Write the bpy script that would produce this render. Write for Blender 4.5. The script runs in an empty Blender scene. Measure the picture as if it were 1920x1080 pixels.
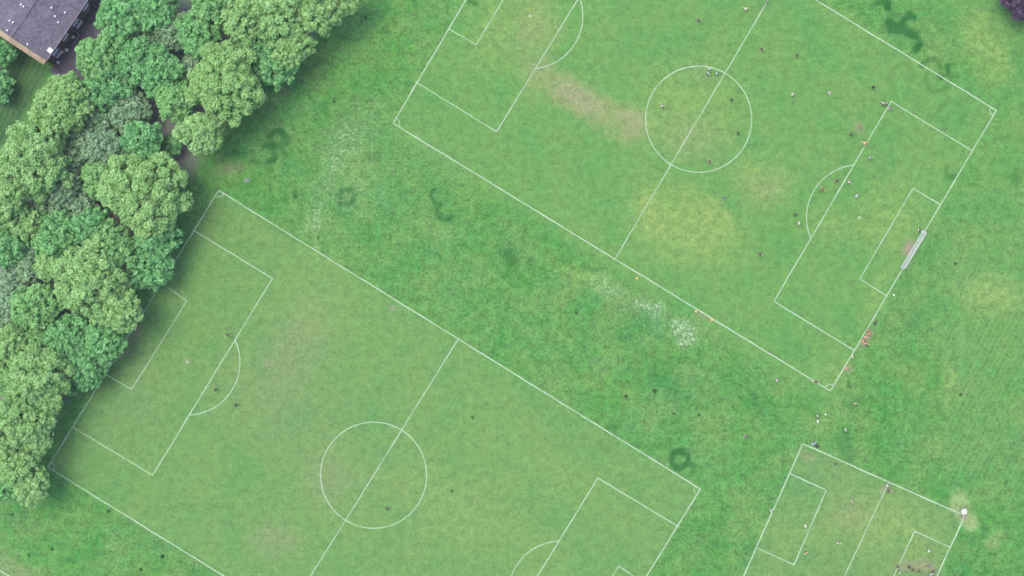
import bpy, bmesh, math, random
import numpy as np
from mathutils import Vector, Matrix, Quaternion

random.seed(11)
rng = np.random.default_rng(11)
scene = bpy.context.scene
COL = scene.collection
S = 10.8            # photo pixels per metre on the ground (from the 18.3 m centre circles)
H = 260.0           # camera height in metres


def W(px, py, h=0.0):
    """plan position (metres) of a photo point that lies h metres above the ground"""
    f = (H - h) / H
    return ((px - 960) / S * f, (540 - py) / S * f)


# ------------------------------------------------------------------ materials
def new_mat(name):
    m = bpy.data.materials.new(name)
    m.use_nodes = True
    nt = m.node_tree
    b = nt.nodes['Principled BSDF']
    return m, nt, b


def N(nt, t, **kw):
    n = nt.nodes.new(t)
    for k, v in kw.items():
        setattr(n, k, v)
    return n


def mixc(nt, fac, a, b, blend='MIX'):
    n = N(nt, 'ShaderNodeMix', data_type='RGBA', blend_type=blend)
    for sock, v in ((n.inputs[0], fac), (n.inputs[6], a), (n.inputs[7], b)):
        if isinstance(v, (int, float)):
            sock.default_value = v
        elif isinstance(v, tuple):
            sock.default_value = (*v[:3], 1)
        else:
            nt.links.new(v, sock)
    return n.outputs[2]


def mth(nt, op, a, b=None, c=None, clamp=False):
    n = N(nt, 'ShaderNodeMath', operation=op, use_clamp=clamp)
    for i, v in enumerate((a, b, c)):
        if v is None:
            continue
        if isinstance(v, (int, float)):
            n.inputs[i].default_value = v
        else:
            nt.links.new(v, n.inputs[i])
    return n.outputs[0]


def noise(nt, vec, scale, detail=3.0, rough=0.55, lo=0.3, hi=0.7):
    n = N(nt, 'ShaderNodeTexNoise')
    n.inputs['Scale'].default_value = scale
    n.inputs['Detail'].default_value = detail
    n.inputs['Roughness'].default_value = rough
    nt.links.new(vec, n.inputs['Vector'])
    r = N(nt, 'ShaderNodeMapRange')
    r.inputs[1].default_value = lo
    r.inputs[2].default_value = hi
    nt.links.new(n.outputs['Fac'], r.inputs[0])
    return r.outputs[0]


def flat_mat(name, col, rough=0.7, var=0.25, scale=6.0, metal=0.0, bump=0.0):
    """a real-surface colour with mottling and a little roughness variation"""
    m, nt, b = new_mat(name)
    tc = N(nt, 'ShaderNodeTexCoord')
    f = noise(nt, tc.outputs['Object'], scale)
    dark = tuple(c * (1 - var) for c in col)
    light = tuple(min(1, c * (1 + var)) for c in col)
    nt.links.new(mixc(nt, f, dark, light), b.inputs['Base Color'])
    b.inputs['Roughness'].default_value = rough
    b.inputs['Metallic'].default_value = metal
    if bump:
        bp = N(nt, 'ShaderNodeBump')
        bp.inputs['Strength'].default_value = bump
        nt.links.new(f, bp.inputs['Height'])
        nt.links.new(bp.outputs[0], b.inputs['Normal'])
    return m


def leaf_mat(name, a, bcol, c, transl=0.25):
    m, nt, b = new_mat(name)
    at = N(nt, 'ShaderNodeAttribute', attribute_name='tint')
    oi = N(nt, 'ShaderNodeObjectInfo')
    col = mixc(nt, at.outputs['Fac'], a, bcol)
    wob = mth(nt, 'MULTIPLY', oi.outputs['Random'], 0.55)
    col = mixc(nt, wob, col, c)
    nt.links.new(col, b.inputs['Base Color'])
    b.inputs['Roughness'].default_value = 0.55
    b.inputs['Specular IOR Level'].default_value = 0.25
    tr = N(nt, 'ShaderNodeBsdfTranslucent')
    nt.links.new(mixc(nt, 1.0, col, (1.0, 1.15, 0.7), 'MULTIPLY'), tr.inputs['Color'])
    mx = N(nt, 'ShaderNodeMixShader')
    mx.inputs[0].default_value = transl
    nt.links.new(b.outputs[0], mx.inputs[1])
    nt.links.new(tr.outputs[0], mx.inputs[2])
    nt.links.new(mx.outputs[0], nt.nodes['Material Output'].inputs['Surface'])
    return m


# ------------------------------------------------------------------ mesh helpers
def link(o, parent=None):
    COL.objects.link(o)
    if parent is not None:
        o.parent = parent
    return o


def mesh_np(name, v, faces_n, idx, smooth=False):
    """v (n,3), faces all with faces_n corners, idx (m*faces_n)"""
    me = bpy.data.meshes.new(name)
    v = np.ascontiguousarray(v, dtype=np.float32)
    idx = np.ascontiguousarray(idx, dtype=np.int32).ravel()
    nf = len(idx) // faces_n
    me.vertices.add(len(v))
    me.vertices.foreach_set('co', v.ravel())
    me.loops.add(len(idx))
    me.loops.foreach_set('vertex_index', idx)
    me.polygons.add(nf)
    me.polygons.foreach_set('loop_start', np.arange(0, nf * faces_n, faces_n, dtype=np.int32))
    me.update(calc_edges=True)
    if smooth:
        me.polygons.foreach_set('use_smooth', np.ones(nf, dtype=bool))
    return me


def box(bm, x0, x1, y0, y1, z0, z1):
    vs = [bm.verts.new(p) for p in ((x0, y0, z0), (x1, y0, z0), (x1, y1, z0), (x0, y1, z0),
                                    (x0, y0, z1), (x1, y0, z1), (x1, y1, z1), (x0, y1, z1))]
    for f in ((3, 2, 1, 0), (4, 5, 6, 7), (0, 1, 5, 4), (1, 2, 6, 5), (2, 3, 7, 6), (3, 0, 4, 7)):
        bm.faces.new([vs[i] for i in f])


def tube(bm, pts, radii, n=8, caps=True):
    pts = [Vector(p) for p in pts]
    if not hasattr(radii, '__len__'):
        radii = [radii] * len(pts)
    rings = []
    for i, p in enumerate(pts):
        d = (pts[min(i + 1, len(pts) - 1)] - pts[max(i - 1, 0)]).normalized()
        a = d.cross(Vector((0, 0, 1)))
        if a.length < 1e-3:
            a = Vector((1, 0, 0))
        a.normalize()
        b = d.cross(a)
        rings.append([bm.verts.new(p + radii[i] * (math.cos(t) * a + math.sin(t) * b))
                      for t in (2 * math.pi * k / n for k in range(n))])
    for r0, r1 in zip(rings, rings[1:]):
        for k in range(n):
            bm.faces.new((r0[k], r0[(k + 1) % n], r1[(k + 1) % n], r1[k]))
    if caps:
        bm.faces.new(rings[0])
        bm.faces.new(rings[-1][::-1])


def lathe(bm, prof, n=16, c=(0, 0, 0)):
    rings = []
    for r, z in prof:
        if r < 1e-5:
            rings.append([bm.verts.new((c[0], c[1], c[2] + z))])
        else:
            rings.append([bm.verts.new((c[0] + r * math.cos(2 * math.pi * k / n),
                                        c[1] + r * math.sin(2 * math.pi * k / n), c[2] + z)) for k in range(n)])
    for a, b in zip(rings, rings[1:]):
        for k in range(n):
            f = [a[k % len(a)], a[(k + 1) % len(a)], b[(k + 1) % len(b)], b[k % len(b)]]
            f = list(dict.fromkeys(f))
            if len(f) > 2:
                bm.faces.new(f)


def obj(name, bm, mat, parent=None, smooth=False):
    bmesh.ops.recalc_face_normals(bm, faces=bm.faces)
    me = bpy.data.meshes.new(name)
    bm.to_mesh(me)
    bm.free()
    if smooth:
        for p in me.polygons:
            p.use_smooth = True
    if mat:
        me.materials.append(mat)
    return link(bpy.data.objects.new(name, me), parent)


def tag(o, label=None, cat=None, group=None, kind=None):
    if label:
        o['label'] = label
    if cat:
        o['category'] = cat
    if group:
        o['group'] = group
    if kind:
        o['kind'] = kind
    return o


def thing(name, label, cat, loc, rz=0.0, group=None):
    e = bpy.data.objects.new(name, None)
    e.empty_display_size = 0.3
    e.location = loc
    e.rotation_euler = (0, 0, rz)
    COL.objects.link(e)
    return tag(e, label, cat, group)


# ------------------------------------------------------------------ value noise for the ground masks
def vnoise(x, y, cell, seed):
    g = np.random.default_rng(seed).random((256, 256))
    u, v = x / cell + 100, y / cell + 100
    i, j = np.floor(u).astype(int), np.floor(v).astype(int)
    fu, fv = u - i, v - j
    fu, fv = fu * fu * (3 - 2 * fu), fv * fv * (3 - 2 * fv)
    i, j, i1, j1 = i % 256, j % 256, (i + 1) % 256, (j + 1) % 256
    return (g[i, j] * (1 - fu) + g[i1, j] * fu) * (1 - fv) + (g[i, j1] * (1 - fu) + g[i1, j1] * fu) * fv


def fbm(x, y, cell, seed, octs=4):
    t, a, s = 0, 1.0, 0
    for k in range(octs):
        t = t + a * vnoise(x, y, cell / 2 ** k, seed + k)
        s += a
        a *= 0.55
    return t / s


# ------------------------------------------------------------------ GROUND
STEP = 0.4
xs = np.concatenate([[-1600, -700, -300, -160, -120], np.arange(-100, 100.01, STEP), [120, 160, 300, 700, 1600]])
ys = np.concatenate([[-1600, -700, -300, -160, -90], np.arange(-62, 62.01, STEP), [90, 160, 300, 700, 1600]])
GX, GY = np.meshgrid(xs, ys, indexing='ij')
PX, PY = GX * S + 960, 540 - GY * S                       # photo coordinates of every ground vertex
wx = PX + 46 * (fbm(GX, GY, 5, 3) - 0.5)                  # wobbled, for ragged patch outlines
wy = PY + 46 * (fbm(GX, GY, 5, 9) - 0.5)


def sstep(a, b, t):
    t = np.clip((t - a) / (b - a), 0, 1)
    return t * t * (3 - 2 * t)


def inside(poly, soft, x=PX, y=PY):
    """soft mask of a convex polygon given in order (either turning sense)"""
    P = np.array(poly, float)
    area = sum(P[i][0] * P[(i + 1) % len(P)][1] - P[(i + 1) % len(P)][0] * P[i][1] for i in range(len(P)))
    if area < 0:
        P = P[::-1]
    d = np.full(x.shape, 1e9)
    for i in range(len(P)):
        a, b = P[i], P[(i + 1) % len(P)]
        e = (b - a) / np.hypot(*(b - a))
        d = np.minimum(d, e[0] * (y - a[1]) - e[1] * (x - a[0]))
    return sstep(-soft, soft, d)


def blob(cx, cy, rx, ry=None, ang=0.0, hard=0.0, x=None, y=None):
    x = wx if x is None else x
    y = wy if y is None else y
    ry = rx if ry is None else ry
    c, s = math.cos(math.radians(ang)), math.sin(math.radians(ang))
    u = ((x - cx) * c + (y - cy) * s) / rx
    v = (-(x - cx) * s + (y - cy) * c) / ry
    r = np.sqrt(u * u + v * v)
    return sstep(1.25, hard, r)


def stroke(pts, w, x=PX, y=PY):
    d = np.full(x.shape, 1e9)
    for (ax, ay), (bx, by) in zip(pts, pts[1:]):
        t = np.clip(((x - ax) * (bx - ax) + (y - ay) * (by - ay)) / max((bx - ax) ** 2 + (by - ay) ** 2, 1e-6), 0, 1)
        d = np.minimum(d, np.hypot(x - ax - t * (bx - ax), y - ay - t * (by - ay)))
    return sstep(w * 1.1, w * 0.45, d)


def arc_pts(cx, cy, r, a0, a1, n=14):
    return [(cx + r * math.cos(math.radians(a0 + (a1 - a0) * i / n)), cy + r * math.sin(math.radians(a0 + (a1 - a0) * i / n)))
            for i in range(n + 1)]


A1, B1, C1, D1 = (410, 357), (1313, 917), (993, 1435), (90, 876)          # empty pitch
A2, B2, C2, D2 = (737, 231), (1557, 733), (1868, 207), (1048, -295)       # pitch with the match
A3, B3, C3, D3 = (1505, 832), (1809, 967), (1683, 1240), (1379, 1115)     # small pitch
JX, JY = PX + 16 * (fbm(GX, GY, 3, 31) - 0.5), PY + 16 * (fbm(GX, GY, 3, 33) - 0.5)
A2o, B2o = (A2[0] - 12, A2[1] + 16), (B2[0] - 4, B2[1] + 26)
mown = np.maximum.reduce([inside((A1, B1, C1, D1), 10, JX, JY), 0.92 * inside((A2o, B2o, (C2[0] + 14, C2[1] + 4), D2), 16, JX, JY), 0.85 * inside((A3, B3, C3, D3), 12, JX, JY)])
p1 = inside((A1, B1, C1, D1), 10, JX, JY)
mown = np.maximum(mown, 0.55 * sstep(1560, 1900, PX) * sstep(900, 300, PY))
big = fbm(GX, GY, 22, 40)
mid = fbm(GX, GY, 7, 60)

lush_and_shade = 0.50 + 0.0 * PX  # rich rough grass, with some tree and lawn shade painted in
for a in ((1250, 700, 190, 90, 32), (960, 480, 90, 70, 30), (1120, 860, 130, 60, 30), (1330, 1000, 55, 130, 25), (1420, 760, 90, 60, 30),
          (1690, 600, 60, 90, 30), (1610, 760, 70, 60, 0), (500, 290, 110, 90, 0), (640, 210, 120, 120, 0), (1180, 590, 160, 60, 30),  # includes soft canopy shade painted beside the wood edge
          (1600, 860, 60, 45, 0), (1850, 1075, 120, 45, 0), (1915, 830, 28, 60, 0), (1840, 1030, 70, 40, 30), (1700, 60, 120, 70, 30),  # includes tree shade painted along the right edge
          (560, 100, 110, 90, -40), (300, 1000, 190, 55, 30), (380, 1060, 90, 40, 0), (40, 980, 110, 60, 0), (30, 200, 120, 110, 0),  # includes shade painted over the lawn by the houses
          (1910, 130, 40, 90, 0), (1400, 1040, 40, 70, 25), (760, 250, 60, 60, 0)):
    lush_and_shade = np.maximum(lush_and_shade, blob(*a))
lush_and_shade = np.clip(lush_and_shade * (0.65 + 0.9 * mid), 0, 1)
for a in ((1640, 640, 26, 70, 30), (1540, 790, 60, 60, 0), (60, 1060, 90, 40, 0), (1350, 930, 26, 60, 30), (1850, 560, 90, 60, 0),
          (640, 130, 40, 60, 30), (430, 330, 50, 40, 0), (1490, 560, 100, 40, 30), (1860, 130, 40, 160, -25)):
    lush_and_shade *= 1 - 0.75 * blob(*a)
lush_and_shade = np.clip(lush_and_shade, 0, 1)

dry = np.zeros(PX.shape)
for a, k in (((1275, 425, 118, 78, 20, 0.2), 0.82), ((1335, 450, 80, 55, 10), 0.75), ((1215, 392, 50, 36, 0, 0.3), 0.8), ((1350, 412, 26, 24, 0), 1.0), ((1105, 190, 140, 42, 30), 0.7), ((1190, 225, 70, 34, 20), 0.6),
             ((1300, 200, 120, 110, 30), 0.5), ((1440, 345, 70, 50, 0), 0.5), ((1000, 40, 70, 90, 30), 0.5), ((1860, 555, 80, 45, 20), 0.75), ((1785, 720, 26, 40, 0), 0.5), ((1650, 400, 90, 60, -60), 0.4),
             ((1420, 330, 60, 60, 0), 0.4), ((1000, 150, 60, 60, 0), 0.4), ((930, 60, 60, 90, 30), 0.45), ((600, 470, 60, 40, 30), 0.3),
             ((580, 560, 130, 90, 30), 0.2), ((1690, 420, 60, 100, 30), 0.35), ((1660, 985, 120, 80, 30), 0.45), ((1850, 90, 50, 90, -25), 0.5),
             ((1560, 420, 40, 40, 0), 0.4), ((1110, 520, 80, 22, 30), 0.5), ((1560, 700, 50, 40, 0), 0.4), ((1640, 560, 24, 90, 30), 0.4),
             ((1500, 1000, 90, 60, 0), 0.3), ((850, 960, 260, 90, 30), 0.22), ((1000, 880, 160, 60, 30), 0.2)):
    dry = np.maximum(dry, k * blob(*a))
dry = np.clip(dry * (0.5 + 0.95 * mid), 0, 1)
jx, jy = PX + 9 * (mid - 0.5), PY + 9 * (big - 0.5)
straw = np.maximum.reduce([0.85 * blob(1798, 945, 30, 20, 75, 0.55, jx, jy), 0.85 * blob(1815, 975, 24, 17, 60, 0.5, jx, jy), 0.75 * blob(1858, 1018, 15, 12, 0, 0.4, jx, jy),
                           0.5 * blob(1870, 1000, 10, 6, -40, 0.4, jx, jy)])

bare = np.zeros(PX.shape)
for a, k in (((1704, 464, 21, 13, -60, 0.1, jx, jy), 1.0), ((256, 620, 14, 14, 0, 0, jx, jy), 0.9), ((240, 640, 30, 60, 30), 0.45), ((510, 685, 20, 16, 0), 0.45), ((1330, 302, 7, 5, 0, 0, jx, jy), 0.7),
             ((735, 575, 8, 6, 0, 0.2, jx, jy), 0.8), ((350, 677, 9, 6, 0, 0.2, jx, jy), 0.55), ((1090, 182, 120, 40, 32), 0.62), ((1180, 228, 55, 28, 30), 0.5), ((1010, 130, 40, 50, 30), 0.3), ((1000, 60, 50, 60, 30), 0.22), ((1300, 260, 90, 60, 30), 0.2), ((1440, 345, 60, 40, 0), 0.2), ((1624, 634, 9, 22, 30, 0.2, jx, jy), 0.7), ((1590, 692, 10, 12, 0, 0, jx, jy), 0.6),
             ((1320, 592, 26, 6, 25, 0, jx, jy), 0.45), ((1612, 240, 12, 18, -30, 0, jx, jy), 0.5), ((1725, 1068, 55, 20, 0, 0.1), 0.55), ((1510, 860, 22, 12, 20), 0.4),
             ((1665, 915, 14, 10, 0), 0.5), ((1807, 972, 9, 6, 0, 0, jx, jy), 0.7), ((560, 640, 80, 130, 30), 0.22), ((620, 900, 70, 70, 0), 0.22), ((520, 1010, 70, 40, 0), 0.3), ((30, 1065, 60, 30, 0), 0.35),
             ((880, 945, 20, 10, 0), 0.15), ((1600, 960, 60, 40, 0), 0.22), ((430, 320, 40, 20, 0), 0.4), ((528, 172, 26, 14, -40), 0.35), ((1320, 140, 60, 14, 15), 0.15)):
    bare = np.maximum(bare, k * blob(*a))
bare = np.clip(bare, 0, 1)

daisy = 0.16 * (1 - mown) * sstep(0.35, 0.6, mid)
for a, k in (((640, 300, 60, 170, 25), 0.75), ((590, 400, 40, 60, 20), 0.8), ((1145, 540, 50, 20, 38), 0.9), ((1215, 585, 45, 18, 15, 0.3), 1.0), ((1285, 620, 45, 26, 30, 0.3), 1.0),
             ((760, 300, 90, 60, 0), 0.35), ((840, 440, 60, 30, 0), 0.4), ((1140, 680, 60, 25, 0), 0.3), ((700, 240, 60, 60, 0), 0.5), ((860, 570, 70, 40, 30), 0.35), ((1700, 640, 50, 30, 0), 0.3), ((590, 462, 16, 10, 0), 0.8),
             ((1270, 40, 30, 8, 0), 0.0), ((660, 30, 60, 50, 0), 0.35), ((20, 945, 60, 8, -10), 0.5), ((220, 1010, 30, 25, 0), 0.4), ((1300, 700, 60, 30, 0), 0.25), ((1205, 585, 130, 38, 30), 0.55), ((660, 330, 120, 150, 25), 0.5), ((1000, 650, 90, 50, 30), 0.3)):
    daisy = np.maximum(daisy, k * blob(*a))
daisy *= 0.55 + 0.8 * fbm(GX, GY, 2.2, 77)

rx, ry = PX + 11 * (fbm(GX, GY, 1.5, 21) - 0.5), PY + 11 * (fbm(GX, GY, 1.5, 25) - 0.5)
ring = np.zeros(PX.shape)
for pts, w, k in ((arc_pts(520, 262, 15, -160, 130), 9, 0.85), (arc_pts(500, 290, 15, -110, 80), 7, 0.8), (arc_pts(526, 290, 9, 200, 360), 5, 0.4),
                  (arc_pts(650, 369, 14, 0, 360, 24), 7, 0.85), (arc_pts(826, 368, 16, 110, 230), 5, 0.75), (arc_pts(836, 396, 17, 40, 240), 5, 0.75), (arc_pts(1275, 862, 15, 0, 360, 24), 8, 1.0), ([(1290, 866), (1300, 872)], 8, 0.7),
                  ([(1645, 5), (1660, -2), (1664, 15)], 8, 0.8), ([(1668, 42), (1676, 54), (1690, 50)], 13, 0.95), ([(1690, 52), (1692, 38), (1702, 28), (1714, 34)], 7, 0.9), ([(1690, 50), (1700, 60), (1716, 66), (1725, 78), (1722, 88), (1715, 94)], 8, 0.95),
                  (arc_pts(1760, 145, 24, -20, 200), 6, 0.28), (arc_pts(1690, 142, 22, 120, 400), 6, 0.16), (arc_pts(1745, 128, 18, 200, 350), 6, 0.6), ([(1776, 122), (1778, 138)], 7, 0.7), ([(1764, 143), (1768, 148)], 7, 0.7),
                  (arc_pts(1745, 195, 22, 0, 180), 6, 0.16), (arc_pts(1783, 213, 24, 150, 400), 6, 0.16), (arc_pts(1784, 322, 11, 60, 220), 6, 0.5), ([(1905, 322), (1900, 340)], 8, 0.35), ([(1905, 345), (1912, 335)], 6, 0.3),
                  ([(955, 478), (960, 492)], 12, 0.7), ([(1140, 805), (1160, 800)], 8, 0.35), (arc_pts(1880, 880, 30, 180, 330), 6, 0.2), ([(552, 362), (555, 370)], 6, 0.6), ([(690, 290), (705, 296)], 12, 0.35),
                  ([(1592, 716), (1590, 724), (1596, 728)], 4, 0.6), ([(1125, 835), (1140, 845)], 8, 0.3), ([(882, 2), (892, 6)], 7, 0.6), ([(1580, 815), (1590, 850)], 18, 0.25)):
    ring = np.maximum(ring, 0.95 * k * stroke(pts, w, rx, ry))
ring *= 0.85 + 0.45 * sstep(0.3, 0.62, fbm(GX, GY, 1.3, 91))
ring = np.clip(ring, 0, 1)

dull = p1 * np.maximum.reduce([blob(520, 760, 260, 170, 30), 0.8 * blob(250, 760, 120, 190, 30), 0.6 * blob(720, 900, 260, 180, 30), 0.35 + 0 * PX])
dull = np.maximum(dull, 0.7 * inside((A3, B3, C3, D3), 9))
dull = np.clip(dull * (0.6 + 0.8 * big), 0, 1)

belt = [(700, -140), (640, 0), (490, 150), (378, 270), (305, 430), (238, 560), (150, 690), (66, 850), (36, 920), (-200, 960), (-200, 370), (50, 275), (112, 165), (170, 60), (270, -140)]
bx = np.array(belt, float)
crs = np.zeros(PX.shape, dtype=bool)
for i in range(len(bx)):
    (ax, ay), (cx, cy) = bx[i], bx[(i + 1) % len(bx)]
    cond = (ay > wy) != (cy > wy)
    crs ^= cond & (wx < (cx - ax) * (wy - ay) / (cy - ay if cy != ay else 1e-9) + ax)
soil = crs.astype(float)
for _ in range(6):
    soil = (soil + np.roll(soil, 1, 0) + np.roll(soil, -1, 0) + np.roll(soil, 1, 1) + np.roll(soil, -1, 1)) / 5
streak = sstep(1740, 1800, PX) * sstep(420, 560, PY) * sstep(1000, 850, PY)
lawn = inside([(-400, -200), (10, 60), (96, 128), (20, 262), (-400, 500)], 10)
inner = (np.abs(GX) < 101) & (np.abs(GY) < 63)

nx, ny = GX.shape
ii, jj = np.meshgrid(np.arange(nx - 1), np.arange(ny - 1), indexing='ij')
q = np.stack([ii * ny + jj, (ii + 1) * ny + jj, (ii + 1) * ny + jj + 1, ii * ny + jj + 1], axis=-1).reshape(-1)
gz = 0.0 * GX
gme = mesh_np('ground', np.stack([GX, GY, gz], -1).reshape(-1, 3), 4, q)
def put(name, a, b, c, d):
    at = gme.attributes.new(name, 'FLOAT_COLOR', 'POINT')
    arr = np.stack([np.where(inner, t, 0.3 if t is lush_and_shade else 0.0) for t in (a, b, c, d)], -1).astype(np.float32)
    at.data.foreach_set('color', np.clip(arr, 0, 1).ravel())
put('turf_a', mown, lush_and_shade, dry, bare)
put('turf_b', daisy, ring, dull, soil)
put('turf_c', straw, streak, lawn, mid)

gm, nt, bs = new_mat('meadow_turf')
tc = N(nt, 'ShaderNodeTexCoord')
V = tc.outputs['Object']
def chan(name):
    a = N(nt, 'ShaderNodeAttribute', attribute_name=name)
    s = N(nt, 'ShaderNodeSeparateColor')
    nt.links.new(a.outputs['Color'], s.inputs[0])
    return s.outputs[0], s.outputs[1], s.outputs[2], a.outputs['Alpha']
c_mown, c_lush_and_shade, c_dry, c_bare = chan('turf_a')
c_daisy, c_ring, c_dull, c_soil = chan('turf_b')
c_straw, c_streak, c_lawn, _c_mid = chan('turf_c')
n_big = noise(nt, V, 0.06, 4, 0.6)
n_mid = noise(nt, V, 0.35, 4, 0.6)
n_clump = noise(nt, V, 0.75, 3, 0.6, 0.3, 0.7)
n_var = noise(nt, V, 0.16, 4, 0.6, 0.36, 0.66)
n_fine = noise(nt, V, 2.2, 2, 0.6, 0.3, 0.7)
n_hue = noise(nt, V, 0.8, 3, 0.6, 0.35, 0.65)
G_PITCH, G_PITCH2 = (0.046, 0.126, 0.026), (0.062, 0.134, 0.031)
G_ROUGH, G_LUSH_AND_SHADE = (0.029, 0.121, 0.018), (0.008, 0.082, 0.014)
rough_col = mixc(nt, c_lush_and_shade, G_ROUGH, G_LUSH_AND_SHADE)
rough_col = mixc(nt, mth(nt, 'MULTIPLY', n_mid, 0.45), rough_col, (0.043, 0.124, 0.021))
pitch_col = mixc(nt, n_mid, G_PITCH, G_PITCH2)
pitch_col = mixc(nt, mth(nt, 'MULTIPLY', n_big, 0.45), pitch_col, (0.034, 0.120, 0.028))
pitch_col = mixc(nt, mth(nt, 'MULTIPLY', c_dull, 0.75), pitch_col, (0.077, 0.118, 0.045))
col = mixc(nt, c_mown, rough_col, pitch_col)
dry_f = mth(nt, 'MULTIPLY', c_dry, mth(nt, 'MULTIPLY_ADD', mth(nt, 'ADD', n_clump, n_fine), 0.55, 0.40), clamp=True)
col = mixc(nt, dry_f, col, (0.125, 0.168, 0.042))
col = mixc(nt, c_straw, col, (0.150, 0.188, 0.082))
# hue and value mottling of the sward at clump and tuft size
col = mixc(nt, mth(nt, 'MULTIPLY', n_hue, 0.30), col, (0.061, 0.108, 0.031))
rgh = mth(nt, 'SUBTRACT', 1.0, c_mown)
col = mixc(nt, mth(nt, 'MULTIPLY', n_var, mth(nt, 'MULTIPLY_ADD', rgh, 0.10, 0.42)), col, (0.079, 0.126, 0.033))
n_var2 = noise(nt, V, 0.11, 4, 0.62, 0.5, 0.72)
col = mixc(nt, mth(nt, 'MULTIPLY', n_var2, 0.40), col, (0.026, 0.112, 0.030))
amp = mth(nt, 'MULTIPLY_ADD', rgh, 0.24, 0.31)
val = mth(nt, 'MULTIPLY_ADD', mth(nt, 'SUBTRACT', mth(nt, 'ADD', n_clump, n_fine), 1.0), amp, 1.0)
hv = N(nt, 'ShaderNodeHueSaturation')
nt.links.new(col, hv.inputs['Color'])
nt.links.new(val, hv.inputs['Value'])
col = hv.outputs[0]
# mowing stripes in the rough beyond the pitch and on the lawn by the houses
mp = N(nt, 'ShaderNodeMapping')
mp.inputs['Rotation'].default_value = (0, 0, math.radians(-62))
nt.links.new(V, mp.inputs[0])
wv = N(nt, 'ShaderNodeTexWave')
wv.inputs['Scale'].default_value = 0.34
wv.inputs['Distortion'].default_value = 2.5
wv.inputs['Detail'].default_value = 2
wv.bands_direction = 'Y'
wv.inputs['Detail Scale'].default_value = 0.6
nt.links.new(mp.outputs[0], wv.inputs[0])
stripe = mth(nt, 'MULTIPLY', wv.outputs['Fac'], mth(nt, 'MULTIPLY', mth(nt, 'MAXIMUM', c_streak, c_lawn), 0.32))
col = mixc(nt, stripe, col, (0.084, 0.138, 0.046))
col = mixc(nt, mth(nt, 'MULTIPLY', c_lawn, mth(nt, 'MULTIPLY_ADD', wv.outputs['Fac'], -0.25, 0.95)), col, (0.016, 0.044, 0.014))  # lawn darkened: shade of house and trees painted into its green
# dark rings and tufts of richer grass
col = mixc(nt, mth(nt, 'MULTIPLY', c_ring, mth(nt, 'MULTIPLY_ADD', mth(nt, 'ADD', n_clump, n_fine), 0.65, 0.45), clamp=True), col, (0.005, 0.052, 0.006))
# bare, trodden soil
bare_f = mth(nt, 'MULTIPLY', c_bare, mth(nt, 'MULTIPLY_ADD', n_clump, 0.6, 0.6), clamp=True)
col = mixc(nt, bare_f, col, mixc(nt, n_fine, (0.115, 0.088, 0.058), (0.180, 0.138, 0.100)))
# daisies and seeding grass: pale flecks about a hand wide
dz1 = noise(nt, V, 2.2, 2, 0.6, 0.44, 0.70)
dz2 = noise(nt, V, 0.9, 2, 0.6, 0.36, 0.6)
dz = mth(nt, 'MULTIPLY', mth(nt, 'MULTIPLY', dz1, dz2), mth(nt, 'MULTIPLY', c_daisy, 1.15), clamp=True)
dz_c = N(nt, 'ShaderNodeMapRange')
dz_c.inputs[1].default_value = 0.45
dz_c.inputs[2].default_value = 0.95
nt.links.new(c_daisy, dz_c.inputs[0])
col = mixc(nt, mth(nt, 'MULTIPLY', c_daisy, 0.34), col, (0.088, 0.142, 0.060))
col = mixc(nt, dz, col, mixc(nt, dz_c.outputs[0], (0.150, 0.205, 0.095), (0.24, 0.29, 0.19)))
# leaf litter and bare earth of the wood floor
soil_c = mixc(nt, n_clump, (0.070, 0.066, 0.058), (0.125, 0.115, 0.105))
soil_c = mixc(nt, mth(nt, 'MULTIPLY', n_mid, 0.55), soil_c, (0.050, 0.115, 0.050))
col = mixc(nt, c_soil, col, soil_c)
nt.links.new(col, bs.inputs['Base Color'])
bs.inputs['Roughness'].default_value = 0.9
bs.inputs['Specular IOR Level'].default_value = 0.15
bp = N(nt, 'ShaderNodeBump')
bp.inputs['Strength'].default_value = 0.55
bp.inputs['Distance'].default_value = 0.12
nt.links.new(mth(nt, 'ADD', n_clump, n_fine), bp.inputs['Height'])
nt.links.new(bp.outputs[0], bs.inputs['Normal'])
gme.materials.append(gm)
tag(link(bpy.data.objects.new('ground', gme)), kind='structure')

# footpath through the wood
pm = flat_mat('trodden_earth', (0.105, 0.082, 0.066), 0.95, 0.35, 1.3, bump=0.4)
bm = bmesh.new()
path = [(640, -160), (545, -40), (470, 70), (398, 190), (336, 290), (300, 350), (232, 400), (168, 372), (150, 392)]
L = []
for (ax, ay), (cx, cy) in zip(path, path[1:]):
    for k in range(6):
        L.append((ax + (cx - ax) * k / 6, ay + (cy - ay) * k / 6))
prev = None
for i in range(len(L) - 1):
    (ax, ay), (cx, cy) = W(*L[i]), W(*L[i + 1])
    d = Vector((cx - ax, cy - ay, 0)).normalized()
    n = Vector((-d.y, d.x, 0)) * random.uniform(1.1, 1.7)
    cur = (bm.verts.new((ax + n.x, ay + n.y, 0.004)), bm.verts.new((ax - n.x, ay - n.y, 0.004)))
    if prev:
        bm.faces.new((prev[0], prev[1], cur[1], cur[0]))
    prev = cur
tag(obj('path', bm, pm), kind='structure')

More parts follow.
